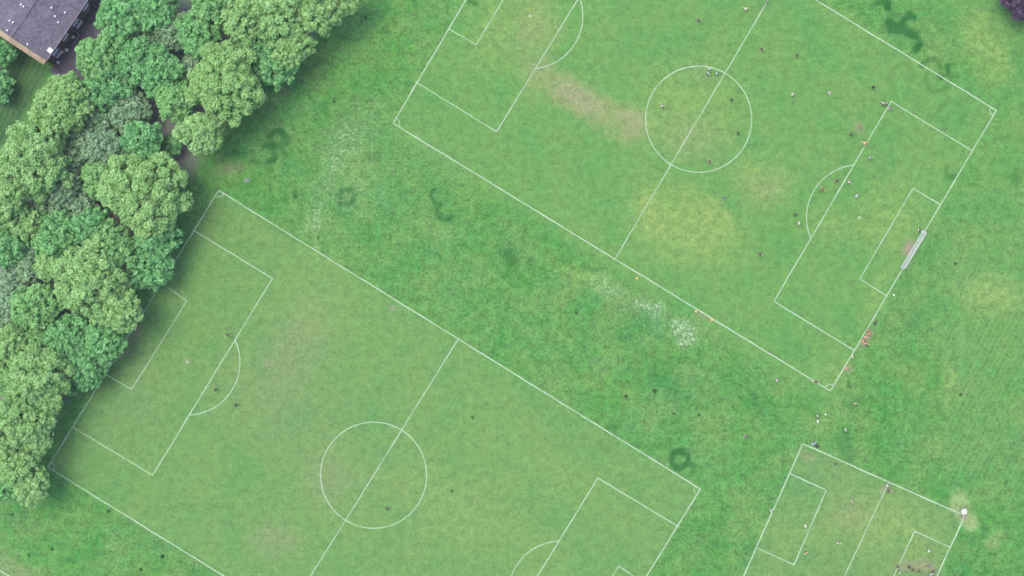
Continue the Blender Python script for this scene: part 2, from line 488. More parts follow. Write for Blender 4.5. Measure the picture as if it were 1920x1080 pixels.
# ------------------------------------------------------------------ PITCH MARKINGS
lm, nt, bs = new_mat('chalk_line')
tc = N(nt, 'ShaderNodeTexCoord')
f = mth(nt, 'ADD', mth(nt, 'MULTIPLY', noise(nt, tc.outputs['Object'], 4.0, 2, 0.7), 0.55), mth(nt, 'MULTIPLY', noise(nt, tc.outputs['Object'], 0.25, 3, 0.6), 0.45))
nt.links.new(mixc(nt, f, (0.085, 0.150, 0.066), (0.255, 0.300, 0.212)), bs.inputs['Base Color'])
bs.inputs['Roughness'].default_value = 0.9
bs.inputs['Specular IOR Level'].default_value = 0.1


class Marks:
    def __init__(self):
        self.bm = bmesh.new()
        self.z = 0.005

    def line(self, pts, w=0.2):
        self.z += 0.0008
        P = [Vector((*W(*p), 0)) for p in pts]
        closed = (P[0] - P[-1]).length < 0.01
        if closed:
            P = P[:-1]
        prev = first = None
        n = len(P)
        for i, p in enumerate(P):
            a = P[i - 1] if (i or closed) else p
            b = P[(i + 1) % n] if (i < n - 1 or closed) else p
            d = (b - a).normalized()
            o = Vector((-d.y, d.x, 0)) * w * 0.46 * random.uniform(0.85, 1.12)
            cur = (self.bm.verts.new((p.x + o.x, p.y + o.y, self.z)), self.bm.verts.new((p.x - o.x, p.y - o.y, self.z)))
            if prev:
                self.bm.faces.new((prev[0], prev[1], cur[1], cur[0]))
            prev = cur
            first = first or cur
        if closed:
            self.bm.faces.new((prev[0], prev[1], first[1], first[0]))

    def seg(self, a, b, w=0.2):
        n = max(2, int(math.hypot(b[0] - a[0], b[1] - a[1]) / 25))
        wob = 0.35
        self.line([(a[0] + (b[0] - a[0]) * i / n + random.uniform(-wob, wob) * (0 < i < n),
                    a[1] + (b[1] - a[1]) * i / n + random.uniform(-wob, wob) * (0 < i < n)) for i in range(n + 1)], w)

    def spot(self, p, r=0.2):
        self.z += 0.0008
        x, y = W(*p)
        self.bm.faces.new([self.bm.verts.new((x + r * math.cos(t), y + r * math.sin(t), self.z)) for t in np.linspace(0, 2 * math.pi, 13)[:-1]])

    def done(self):
        o = obj('pitch_markings', self.bm, lm)
        for p in o.data.polygons:
            if p.normal.z < 0:
                p.flip()
        return tag(o, kind='structure')


def lerp(a, b, t):
    return (a[0] + (b[0] - a[0]) * t, a[1] + (b[1] - a[1]) * t)


def full_pitch(A, B, C, D, boxes, circle):
    m = Marks()
    for a, b in ((A, B), (B, C), (C, D), (D, A)):
        m.seg(a, b, 0.23)
    m.seg(lerp(A, B, 0.5) if not circle[2] else circle[2], lerp(D, C, 0.5) if not circle[3] else circle[3], 0.19)
    m.line(arc_pts(circle[0], circle[1], 99.5, 0, 360, 96), 0.2)
    for bx_ in boxes:
        for a, b in zip(bx_, bx_[1:]):
            m.seg(a, b, 0.2)
    u = Vector((B[0] - A[0], B[1] - A[1])).normalized()
    v = Vector((D[0] - A[0], D[1] - A[1])).normalized()
    depth = math.dist(boxes[0][0], boxes[0][1])
    half = math.degrees(math.acos((depth - 118.8) / 99))
    for P, s in ((lerp(A, D, 0.5), 1), (lerp(B, C, 0.5), -1)):
        sp = (P[0] + s * u.x * 118.8, P[1] + s * u.y * 118.8)
        m.spot(sp, 0.26)
        th = math.degrees(math.atan2(s * u.y, s * u.x))
        m.line(arc_pts(sp[0], sp[1], 99, th - half, th + half, 30), 0.2)
    for P, s, t in ((A, 1, 1), (B, -1, 1), (C, -1, -1), (D, 1, -1)):
        pts = []
        for k in range(9):
            a = math.pi / 2 * k / 8
            d = u * s * math.cos(a) * 12 + v * t * math.sin(a) * 12
            pts.append((P[0] + d.x, P[1] + d.y))
        m.line(pts, 0.16)
    return m.done()


def mirrored(bx_, A, B, C, D):
    c = ((A[0] + C[0]) / 2, (A[1] + C[1]) / 2)
    return [(2 * c[0] - p[0], 2 * c[1] - p[1]) for p in bx_]


b1 = [(363, 432), (511, 522), (286, 891), (135, 800)]
s1 = [(314, 539), (350, 564), (247, 730), (198, 702)]
full_pitch(A1, B1, C1, D1, [b1, s1, [(1273, 988), (1121, 896), (896, 1262), (1048, 1354)], [(1206, 1093), (1160, 1061), (1055, 1231), (1102, 1260)]],
           (700.5, 891, (859, 636), (549, 1134)))
b2r = [(1822, 282), (1671, 190), (1451, 565), (1602, 657)]
s2r = [(1764, 384), (1712, 353), (1612, 523), (1663, 555)]
full_pitch(A2, B2, C2, D2, [b2r, s2r, [(780, 154), (931, 247), (1158, -123), (1006, -218)], [(841, 54), (893, 84), (994, -86), (942, -117)]],
           (1310, 223.5, (1153, 486), (1462, -36)))
m = Marks()
for a, b in ((A3, B3), (B3, C3), (C3, D3), (D3, A3)):
    m.seg(a, b, 0.26)
m.seg((1666, 905), (1531, 1193), 0.2)
for bx_ in ([(1482, 888), (1549, 919), (1489, 1059), (1421, 1028)], [(1783, 1027), (1715, 996), (1652, 1131), (1719, 1165)]):
    for a, b in zip(bx_, bx_[1:]):
        m.seg(a, b, 0.2)
m.done()
m = Marks()
m.seg((-60, 1034), (40, 1094))
m.done()

# ------------------------------------------------------------------ TREES
bark = flat_mat('bark', (0.105, 0.082, 0.066), 0.95, 0.35, 5, bump=0.6)
LEAF = {
    'lime': leaf_mat('lime_green_leaf', (0.135, 0.270, 0.080), (0.260, 0.420, 0.160), (0.205, 0.355, 0.110), 0.38),
    'emerald': leaf_mat('emerald_leaf', (0.070, 0.215, 0.072), (0.175, 0.380, 0.145), (0.150, 0.340, 0.105), 0.38),
    'grey': leaf_mat('grey_green_leaf', (0.120, 0.215, 0.110), (0.240, 0.360, 0.205), (0.190, 0.310, 0.150), 0.38),
    'mid': leaf_mat('mid_green_leaf', (0.095, 0.235, 0.072), (0.210, 0.400, 0.145), (0.180, 0.350, 0.110), 0.38),
    'purple': leaf_mat('purple_leaf', (0.030, 0.018, 0.036), (0.080, 0.050, 0.090), (0.060, 0.034, 0.068)),
}


def crown_mesh(R, vs, zc, kind, seed):
    r = np.random.default_rng(seed)
    rl0 = np.clip(R * 0.095, 0.36, 0.62)
    nl = int(np.clip(2.5 * (R / rl0) ** 2, 16, 420))
    ph = r.random(4) * 6.28
    lob, lobr = [], []
    bp_ = r.random(6) * 6.28
    def bump(t, z):                                     # bigger boughs under the small sprays
        return 0.84 + 0.10 * math.sin(3 * z + bp_[0] + 2 * t) + 0.08 * math.sin(5 * z - 4 * t + bp_[1]) + 0.07 * math.sin(7 * t + bp_[2])
    for k in range(nl):
        t = (k + 0.5) / nl
        cz = 1 - 1.35 * t                               # from the top round to a little below the equator
        az = k * 2.399963 + r.normal(0, 0.25)
        rr = math.sqrt(max(0, 1 - cz * cz))
        rag = 1 + 0.10 * math.sin(2 * az + ph[0]) + 0.09 * math.sin(3 * az + ph[1]) + 0.07 * math.sin(5 * az + ph[2]) + 0.06 * math.sin(9 * az + ph[3])
        q_ = r.uniform(0.72, 1.0) * rag
        lob.append((R * q_ * rr * math.cos(az), R * q_ * rr * math.sin(az), zc + vs * (bump(math.asin(max(-1, min(1, cz))), az) + r.uniform(-0.16, 0.12)) * cz))
        lobr.append(rl0 * r.uniform(0.5, 1.75))
    lob, lobr = np.array(lob), np.array(lobr)
    dens = {'grey': 0.85, 'emerald': 1.35, 'lime': 1.5, 'mid': 1.35, 'purple': 1.4}[kind]
    size = {'grey': 0.34, 'emerald': 0.40, 'lime': 0.36, 'mid': 0.38, 'purple': 0.4}[kind]
    cnt = np.maximum(12, (dens * 4 * math.pi * lobr ** 2 / (0.6 * size * size))).astype(int)
    ix = np.repeat(np.arange(nl), cnt)
    n = len(ix)
    u = r.normal(size=(n, 3))
    u /= np.linalg.norm(u, axis=1)[:, None]
    u[:, 2] = np.where((u[:, 2] < -0.25) & (r.random(n) < 0.75), -u[:, 2], u[:, 2])
    rad = lobr[ix] * (0.45 + 0.7 * r.random(n) ** 0.7)
    pos = lob[ix] + u * rad[:, None] * np.array([1, 1, 0.85])
    # loose inner leaves that fill the space between the lobes
    m_ = int(0.30 * n)
    w = r.normal(size=(m_, 3))
    w /= np.linalg.norm(w, axis=1)[:, None]
    w *= (r.random(m_) ** 0.4 * 0.78)[:, None]
    pos = np.concatenate([pos, np.array([0, 0, zc]) + w * np.array([R, R, vs])])
    nrm = np.concatenate([u, w * 0.4])
    n += m_
    nrm = nrm + 0.55 * r.normal(size=(n, 3)) + np.array([0, 0, 0.35])
    nrm /= np.linalg.norm(nrm, axis=1)[:, None]
    a = np.cross(nrm, r.normal(size=(n, 3)))
    a /= np.linalg.norm(a, axis=1)[:, None]
    b = np.cross(nrm, a)
    sz = size * r.uniform(0.5, 1.5, n)[:, None]
    # a leaf spray: a kite folded along its rib
    v = np.stack([pos - a * sz * 0.5, pos - b * sz * 0.36 + nrm * sz * 0.12, pos + a * sz * 0.62, pos + b * sz * 0.36 + nrm * sz * 0.12], axis=1)
    tint_l = np.clip(r.normal(0.5, 0.26, nl), 0, 1)
    tint = np.clip(np.concatenate([tint_l[ix], r.uniform(0.2, 0.8, m_)]) + r.normal(0, 0.20, n), 0, 1)
    me = mesh_np('crown', v.reshape(-1, 3), 4, np.arange(4 * n))
    at = me.attributes.new('tint', 'FLOAT', 'POINT')
    at.data.foreach_set('value', np.repeat(tint, 4).astype(np.float32))
    me.materials.append(LEAF[kind])
    return me, lob


def tree(px, py, rpx, kind, h, name, cat, label, group, seed):
    vs = min(rpx / S * 0.80, h * 0.42)
    zc = h - vs
    ze = zc + 0.25 * vs
    x, y = W(px, py, ze)
    R = 0.93 * rpx / S * (H - ze) / H
    t = thing(name, label, cat, (x, y, 0), 0, group)
    me, lob = crown_mesh(R, vs, zc, kind, seed)
    link(bpy.data.objects.new('crown', me), t)
    rr = random.Random(seed)
    bm = bmesh.new()
    tr = 0.03 * h
    k1 = (rr.uniform(-.3, .3), rr.uniform(-.3, .3))
    tube(bm, [(0, 0, 0), (k1[0] * 0.3, k1[1] * 0.3, 0.12 * h), (k1[0], k1[1], zc * 0.6), (k1[0] * .6, k1[1] * .6, zc), (0, 0, zc + 0.55 * vs)],
         [tr * 1.35, tr, tr * 0.75, tr * 0.5, tr * 0.15], 8)
    for i in rr.sample(range(len(lob)), min(11, len(lob))):
        p = Vector(lob[i])
        s = Vector((k1[0], k1[1], zc * rr.uniform(0.55, 0.95)))
        mid_ = s.lerp(p, 0.5) + Vector((0, 0, -0.12 * R))
        tube(bm, [s, mid_, p], [tr * 0.42, tr * 0.26, tr * 0.08], 6)
    obj('trunk', bm, bark, t, True)
    return t


BELT = 'trees of the wooded belt'
L_, E_, G_, M_ = 'lime', 'emerald', 'grey', 'mid'
TREES = [
    (178, 222, 27, G_, 7, 'low grey-green tree in the first purplish gap beside the lawn-side trees'),
    (356, 128, 25, G_, 7, 'low grey-green tree in the gap left of the very broad yellow-green crown'),
    (80, 392, 26, G_, 7, 'low grey-green tree below the broad lawn-side crown'),
    (6, 428, 28, M_, 8, 'mid green crown cut by the left edge, above the vivid emerald one'),
    (6, 708, 36, M_, 9, 'mid green crown cut by the left edge among the lower bright trees'),
    (128, 712, 26, E_, 7, 'small emerald crown between the lowest emerald tree and the broad bright one'),
    (346, 48, 30, G_, 7, 'small grey-green sapling over the dark soil gap near the top edge'),
    (252, 240, 26, G_, 6, 'small pale sapling by the purplish soil opening left of the dirt path'),
    (150, 388, 34, G_, 7, 'low grey-green tree filling the dark soil opening left of the big round tree'),
    (62, 458, 30, G_, 7, 'low grey-green tree between the left-edge emerald crown and the emerald tree'),
    (22, 530, 30, G_, 8, 'low grey-green tree against the left edge, above the halfway grey-green one'),
    (2, 620, 34, G_, 8, 'low grey-green tree on the left edge, just above the lower bright trees'),
    (62, 640, 32, M_, 9, 'mid green tree behind the broad bright tree of the lower wood'),
    (150, 250, 30, G_, 7, 'low grey-green tree right of the lawn-side yellow-green trees'),
    (280, 90, 30, G_, 7, 'low grey-green tree in the upper wood between two emerald crowns'),
    (232, 140, 30, G_, 8, 'low grey-green tree in the purplish gap of the upper wood'),
    (130, 300, 28, G_, 7, 'low grey-green tree right of the broad lawn-side crown'),
    (226, 32, 52, E_, 11, 'emerald tree right beside the gardens, uppermost next to the dark house roof'),
    (186, 108, 48, M_, 11, 'mid green tree overhanging the dark patio at the corner of the house'),
    (290, 18, 48, E_, 10, 'emerald tree on the top edge of the photo, third crown from the house'),
    (252, 112, 44, E_, 10, 'small emerald crown between the garden-side tree and the grey gap in the wood'),
    (318, 62, 34, G_, 8, 'sparse grey-green tree by the dark soil gap near the top edge'),
    (398, 10, 48, M_, 12, 'mid green tree on the top edge, just left of the yellow-green crowns'),
    (455, 38, 44, L_, 13, 'yellow-green tree behind the front row, near the top edge of the wood'),
    (522, 28, 58, L_, 14, 'broad yellow-green tree on the top edge with grass below its right side'),
    (598, 16, 48, L_, 13, 'yellow-green tree at the top edge, second from the right end of the wood'),
    (650, -8, 34, L_, 12, 'rightmost yellow-green crown of the wood, cut by the top edge'),
    (548, 86, 38, L_, 12, 'small yellow-green crown bulging onto the grass below the top edge trees'),
    (512, 118, 46, E_, 10, 'emerald tree at the wood edge, between two yellow-green crowns and the grass'),
    (470, 95, 40, E_, 10, 'emerald crown tucked behind the wood-edge tree, above the broad yellow-green one'),
    (372, 66, 42, E_, 10, 'emerald tree right of the dark soil gap near the top of the wood'),
    (422, 152, 74, L_, 15, 'very broad yellow-green crown overhanging the grass above the dirt path ends'),
    (376, 248, 43, L_, 12, 'yellow-green crown drooping beside the bare dirt path, above the pitch corner'),
    (112, 198, 58, L_, 13, 'yellow-green tree beside the striped lawn below the house'),
    (198, 158, 48, E_, 10, 'emerald tree in mid wood, right of the yellow-green lawn-side tree'),
    (300, 135, 48, E_, 10, 'emerald tree in mid wood, left of the very broad yellow-green crown'),
    (330, 188, 40, M_, 10, 'mid green tree just above the start of the bare dirt path'),
    (240, 208, 42, G_, 8, 'thin grey-green tree amid the wood, above the purplish soil opening'),
    (266, 266, 42, E_, 10, 'bright emerald crown left of the bare dirt path'),
    (190, 276, 46, G_, 9, 'grey-green tree left of the bright emerald crown'),
    (62, 298, 74, L_, 14, 'broad yellow-green tree at the left edge, directly below the striped lawn'),
    (8, 372, 48, L_, 13, 'yellow-green crown cut by the left edge, below the broad lawn-side one'),
    (112, 356, 38, G_, 9, 'pale grey-green crown left of the dark soil opening'),
    (270, 362, 84, L_, 15, 'big round yellow-green tree facing the left corner arc of the empty pitch'),
    (184, 336, 36, M_, 9, 'mid green crown wedged against the left side of the big round tree'),
    (46, 418, 34, L_, 10, 'small yellow-green tree by the left edge, above the purplish opening'),
    (104, 446, 48, E_, 10, 'emerald tree in the left half, below the purplish opening'),
    (168, 428, 40, E_, 10, 'dark emerald tree below the dark soil opening, left of the big round tree foot'),
    (212, 466, 48, M_, 11, 'mid green crown directly below the big round yellow-green tree'),
    (8, 468, 36, E_, 10, 'vivid emerald crown cut by the left edge, halfway down the photo'),
    (54, 500, 30, G_, 8, 'little grey-green tree right of the vivid left-edge emerald crown'),
    (92, 500, 28, L_, 10, 'little yellow-green crown above the second broad bright tree'),
    (290, 446, 44, E_, 10, 'emerald tree at the wood edge beside the upper end of the goal line'),
    (280, 502, 46, E_, 9, 'dark emerald tree at the wood edge touching the goal line'),
    (166, 526, 74, L_, 15, 'second broad bright tree, beside the wood-edge emeralds above the empty goal'),
    (222, 584, 42, L_, 13, 'bright yellow-green crown hanging over the empty goal'),
    (64, 576, 50, M_, 11, 'mid green tree in the left part, left of the second broad bright tree'),
    (10, 572, 38, G_, 9, 'grey-green tree on the left edge below the halfway height'),
    (126, 632, 48, E_, 10, 'emerald tree left of the goal area, in the second row'),
    (192, 636, 46, E_, 10, 'emerald tree at the wood edge just below the empty goal'),
    (152, 690, 42, E_, 9, 'lowest emerald tree of the wood edge, beside the small goal box'),
    (14, 650, 40, L_, 12, 'yellow-green crown cut by the left edge, above the lowest three bright trees'),
    (66, 706, 62, L_, 14, 'broad bright tree in the lower wood, beside the lowest emerald crown'),
    (84, 752, 36, L_, 11, 'bright yellow-green crown nearest the lower end of the goal line'),
    (28, 796, 60, L_, 14, 'bright tree on the left edge beside the lower penalty area corner'),
    (30, 868, 50, L_, 12, 'bright tree on the left edge next to the bottom left corner arc'),
    (56, 910, 36, L_, 10, 'small bright crown at the lower tip of the wood'),
    (8, 914, 30, E_, 8, 'small emerald crown on the left edge at the lower tip of the wood'),
    (60, 824, 34, L_, 11, 'small bright crown between the goal line and the lower left-edge trees'),
]
KN = {L_: ('broadleaf_tree', 'tree'), E_: ('broadleaf_tree', 'tree'), M_: ('broadleaf_tree', 'tree'), G_: ('sparse_tree', 'tree')}
for i, (px, py, r_, k, h, lab) in enumerate(TREES):
    tree(px, py, r_, k, h, KN[k][0], 'tree', lab, BELT, 100 + i)
tree(0, 98, 26, E_, 6, 'garden_tree', 'tree', 'small vivid green tree cut by the left edge, nearer the beige house edge', None, 301)
tree(-3, 162, 27, E_, 5, 'garden_tree', 'tree', 'small vivid green tree cut by the left edge, on the striped lawn above the wood', None, 302)
tree(322, 272, 19, E_, 4, 'woodland_shrub', 'shrub', 'low emerald shrub growing between two strips of the bare dirt path', None, 304)
tree(1946, -26, 66, 'purple', 9, 'purple_tree', 'tree', 'dark purple-leaved tree in the top right corner of the photo', None, 303)

# ------------------------------------------------------------------ TERRACE HOUSE
slate, nt, bs = new_mat('purple_grey_slate')
tc = N(nt, 'ShaderNodeTexCoord')
br = N(nt, 'ShaderNodeTexBrick')
br.inputs['Scale'].default_value = 1.0
br.inputs['Brick Width'].default_value = 0.42
br.inputs['Row Height'].default_value = 0.28
br.inputs['Mortar Size'].default_value = 0.02
br.inputs['Color1'].default_value = (0.018, 0.015, 0.026, 1)
br.inputs['Color2'].default_value = (0.032, 0.027, 0.045, 1)
br.inputs['Mortar'].default_value = (0.014, 0.012, 0.021, 1)
nt.links.new(tc.outputs['Object'], br.inputs[0])
c = mixc(nt, mth(nt, 'MULTIPLY', noise(nt, tc.outputs['Object'], 0.5, 4), 0.75), br.outputs[0], (0.056, 0.046, 0.060))
c = mixc(nt, mth(nt, 'MULTIPLY', noise(nt, tc.outputs['Object'], 2.0, 3, 0.6, 0.45, 0.75), 0.6), c, (0.098, 0.082, 0.112))
nt.links.new(c, bs.inputs['Base Color'])
bs.inputs['Roughness'].default_value = 0.75
brick = flat_mat('dark_brick', (0.085, 0.060, 0.058), 0.9, 0.3, 7)
sand = flat_mat('sandstone', (0.165, 0.120, 0.072), 0.9, 0.25, 1.6)
white = flat_mat('white_paint', (0.38, 0.37, 0.40), 0.6, 0.1, 3)
lilac = flat_mat('pale_plastic', (0.27, 0.25, 0.31), 0.6, 0.1, 3)
glass = flat_mat('window_glass', (0.030, 0.034, 0.045), 0.12, 0.2, 2)
timber = flat_mat('brown_timber', (0.180, 0.105, 0.080), 0.85, 0.3, 5)
greyt = flat_mat('weathered_timber', (0.150, 0.130, 0.150), 0.85, 0.3, 5)
paving = flat_mat('dark_paving', (0.030, 0.023, 0.036), 0.9, 0.4, 1.2, bump=0.3)
black = flat_mat('black_cloth', (0.012, 0.013, 0.016), 0.9, 0.2, 9)

ua = math.atan2(118, 80)
EH, RH, DEP, LEN = 5.2, 7.0, 12.8, 46.0
cx, cy = W(84, 117, EH)
house = thing('terraced_house', 'terraced house row with purple-grey slate roof, beige gable coping and white roof vents', 'house', (cx, cy, 0), ua)
bm = bmesh.new()
y0, y1, x0, x1 = 0.35, DEP - 0.35, 0.3, LEN
prof = [(y0, 0), (y1, 0), (y1, EH - 0.12), (DEP / 2, RH - 0.25), (y0, EH - 0.12)]
va = [bm.verts.new((x0, a, b)) for a, b in prof]
vb = [bm.verts.new((x1, a, b)) for a, b in prof]
bm.faces.new(va[::-1]); bm.faces.new(vb)
for k in range(5):
    bm.faces.new((va[k], va[(k + 1) % 5], vb[(k + 1) % 5], vb[k]))
wall = obj('wall', bm, brick, house)
bm = bmesh.new()
for s in (0, 1):
    ya, yb = (0.0, DEP / 2) if s == 0 else (DEP, DEP / 2)
    for nx_, zt in ((0, 0),):
        a = [bm.verts.new((x, y, z)) for x, y, z in ((0.42, ya, EH), (LEN + .3, ya, EH), (LEN + .3, yb, RH), (0.42, yb, RH))]
        b = [bm.verts.new((x, y, z)) for x, y, z in ((0.42, ya, EH - 0.1), (LEN + .3, ya, EH - 0.1), (LEN + .3, yb, RH - 0.1), (0.42, yb, RH - 0.1))]
        bm.faces.new(a); bm.faces.new(b[::-1])
        for k in (0, 1, 3):
            bm.faces.new((a[k], a[(k + 1) % 4], b[(k + 1) % 4], b[k]))
roof = obj('roof', bm, slate, house)
bm = bmesh.new()
tube(bm, [(0.4, DEP / 2, RH + 0.02), (LEN + .3, DEP / 2, RH + 0.02)], 0.13, 8)
obj('ridge', bm, slate, roof)
bm = bmesh.new()
for ya, za, yb, zb in ((-0.05, EH - 0.25, DEP / 2, RH + 0.1), (DEP + 0.05, EH - 0.25, DEP / 2, RH + 0.1)):
    a = [bm.verts.new(p) for p in ((-0.45, ya, za), (0.40, ya, za), (0.40, yb, zb), (-0.45, yb, zb))]
    b = [bm.verts.new(p) for p in ((-0.45, ya, za + .3), (0.40, ya, za + .3), (0.40, yb, zb + .12), (-0.45, yb, zb + .12))]
    bm.faces.new(a[::-1]); bm.faces.new(b)
    for k in range(4):
        bm.faces.new((a[k], a[(k + 1) % 4], b[(k + 1) % 4], b[k]))
obj('gable_coping', bm, sand, house)
bm = bmesh.new()
tube(bm, [(0.45, -0.09, EH - 0.06), (LEN, -0.09, EH - 0.06)], 0.07, 8)
obj('gutter', bm, greyt, house)
for xw in (0.9, 7.2, 13.5, 19.8):
    bm = bmesh.new()
    tube(bm, [(xw, -0.09, EH - 0.06), (xw, 0.24, EH - 0.5), (xw, 0.27, 0)], 0.05, 8)
    obj('downpipe', bm, greyt, house)
for k in range(8):
    xw = 1.7 + 3.1 * k
    for zb, hh in ((3.2, 1.25), (0.95, 1.25)):
        if zb < 2 and k % 2:
            bm = bmesh.new(); box(bm, xw, xw + 0.95, 0.28, 0.345, 0.02, 2.05)
            d = obj('door', bm, timber, house)
            bm = bmesh.new(); tube(bm, [(xw + .1, .26, 1.0), (xw + .1, .22, 1.0), (xw + .2, .22, 1.0)], 0.015, 6)
            obj('handle', bm, greyt, d)
            continue
        bm = bmesh.new(); box(bm, xw, xw + 1.3, 0.31, 0.345, zb, zb + hh)
        w_ = obj('window', bm, glass, house)
        bm = bmesh.new()
        for a, b, c_, d_ in ((-.07, 0, -.07, hh + .07), (1.3, 1.37, -.07, hh + .07), (0, 1.3, -.07, 0), (0, 1.3, hh, hh + .07), (.62, .68, 0, hh)):
            box(bm, xw + a, xw + b, 0.25, 0.348, zb + c_, zb + d_)
        obj('frame', bm, white, w_)
        bm = bmesh.new(); box(bm, xw - .12, xw + 1.42, 0.02, 0.346, zb - .16, zb - .075)
        obj('sill', bm, white, w_)
Mi = house.matrix_basis.inverted()
def on_roof(px, py):
    """local point of the house's roof that a photo point falls on"""
    z = 6.0
    for _ in range(12):
        wx_, wy_ = W(px, py, z)
        dx, dy = wx_ - cx, wy_ - cy
        lx, ly = dx * math.cos(ua) + dy * math.sin(ua), -dx * math.sin(ua) + dy * math.cos(ua)
        z = RH - abs(ly - DEP / 2) / (DEP / 2) * (RH - EH)
    return lx, ly, z
for px, py in ((40, 9), (45, 12.5), (97.5, 15), (104, 31), (19, 39), (25, 42.5), (14.5, 57.5), (52.5, 83.5), (110, 42), (123, 24)):
    lx, ly, z = on_roof(px, py)
    bm = bmesh.new()
    lathe(bm, [(0, -0.3), (0.13, -0.3), (0.13, 0.22), (0.20, 0.24), (0.18, 0.34), (0.0, 0.40)], 12, (lx, ly, z))
    obj('vent', bm, lilac, roof, False)
lx, ly, z = on_roof(95, 95)
bm = bmesh.new(); box(bm, lx - .4, lx + .4, ly - .45, ly + .45, z - .2, z + .32)
sk = obj('skylight', bm, lilac, roof)
bm = bmesh.new(); box(bm, lx - .3, lx + .3, ly - .35, ly + .35, z + .323, z + .34)
obj('pane', bm, white, sk)

# patio behind the terrace, its fences and garden furniture
bm = bmesh.new()
def LH(lx, ly, z):
    return (cx + lx * math.cos(ua) - ly * math.sin(ua), cy + lx * math.sin(ua) + ly * math.cos(ua), z)
vs_ = [bm.verts.new(LH(*p)) for p in ((-1.2, -5.6, .008), (46, -5.6, .008), (46, 0.3, .008), (-1.2, 0.3, .008))]
bm.faces.new(vs_)
o = tag(obj('patio_paving', bm, paving), kind='structure')
vs2 = o.data.polygons[0]
if vs2.normal.z < 0:
    vs2.flip()
def fence(p0, p1, label, mat, hgt=1.5):
    (ax, ay), (bx_, by) = W(*p0, 0.8), W(*p1, 0.8)
    ln = math.hypot(bx_ - ax, by - ay)
    f = thing('garden_fence', label, 'fence', (ax, ay, 0), math.atan2(by - ay, bx_ - ax))
    bm = bmesh.new()
    n = max(2, int(ln / 0.16))
    for k in range(n):
        box(bm, ln * k / n + .01, ln * (k + 1) / n - .01, -.02, .02, 0.06, hgt + random.uniform(-.015, .015))
    obj('slat_panel', bm, mat, f)
    k = max(1, round(ln / 1.8))
    for i in range(k + 1):
        bm = bmesh.new(); box(bm, ln * i / k - .05, ln * i / k + .05, .022, .122, 0, hgt + .1)
        obj('post', bm, mat, f)
fence((126, 46), (150, 66), 'weathered garden fence between two dark patios behind the roof', greyt)
fence((108, 99), (97, 120), 'brown timber fence beside the patio at the house corner', timber, 1.1)
fence((165, 2), (180, 14), 'weathered garden fence at the top edge, running from house to trees', greyt)
fence((88, 120), (108, 134), 'low beige-brown fence closing the patio next to the striped lawn', timber, 0.7)
fence((150, 66), (141, 82), 'short weathered fence along the tree side of the dark patio', greyt)

def table(px, py, r, label, mat):
    x, y = W(px, py, 0.74)
    t = thing('garden_table', label, 'table', (x, y, 0))
    bm = bmesh.new(); lathe(bm, [(0, .70), (r - .03, .70), (r, .715), (r, .735), (r - .02, .745), (0, .75)], 20); obj('tabletop', bm, mat, t)
    bm = bmesh.new(); lathe(bm, [(0, 0), (.26, 0), (.24, .04), (.04, .07), (.035, .695)], 12); obj('pedestal', bm, mat, t)
table(146, 33, 0.46, 'round pale grey garden table on the patio edge, beside the emerald tree', lilac)
table(117, 98, 0.40, 'round beige garden table among clutter at the house corner', sand)

def chair(px, py, rz, label, mat):
    x, y = W(px, py, 0.5)
    t = thing('garden_chair', label, 'chair', (x, y, 0), rz)
    bm = bmesh.new(); box(bm, -.23, .23, -.23, .23, .42, .46); obj('seat', bm, mat, t)
    bm = bmesh.new()
    for k in range(4): box(bm, -.22 + .115 * k, -.13 + .115 * k, .20, .23, .465, .88)
    obj('backrest', bm, mat, t)
    for sx in (-1, 1):
        for sy in (-1, 1):
            bm = bmesh.new(); tube(bm, [(sx * .2, sy * .2, .42), (sx * .23, sy * .23, 0)], .02, 6); obj('leg', bm, mat, t)
chair(125, 94, 0.5, 'white garden chair right of the round beige table', white)
chair(137, 69, 2.0, 'white garden chair on the dark patio below the weathered fence', white)
chair(109, 117, 1.0, 'pale lilac garden chair on dark soil beside the brown fence', lilac)

# white garden canopy on the upper patio
x, y = W(155, 13, 2.1)
t = thing('garden_parasol', 'white square garden parasol on the upper patio between roof and trees', 'parasol', (x, y, 0), 0.5)
bm = bmesh.new()
prof = [(0.75, 2.05), (0.4, 2.3), (0.0, 2.45)]
lathe(bm, prof, 8); lathe(bm, [(0.74, 2.03), (0.39, 2.27), (0.0, 2.42)], 8); obj('canopy', bm, white, t)
bm = bmesh.new(); tube(bm, [(0, 0, 0), (0, 0, 2.42)], .025, 8); obj('pole', bm, greyt, t)
bm = bmesh.new(); lathe(bm, [(0, 0.01), (.25, 0.01), (.24, .07), (.05, .09)], 12); obj('base', bm, greyt, t)

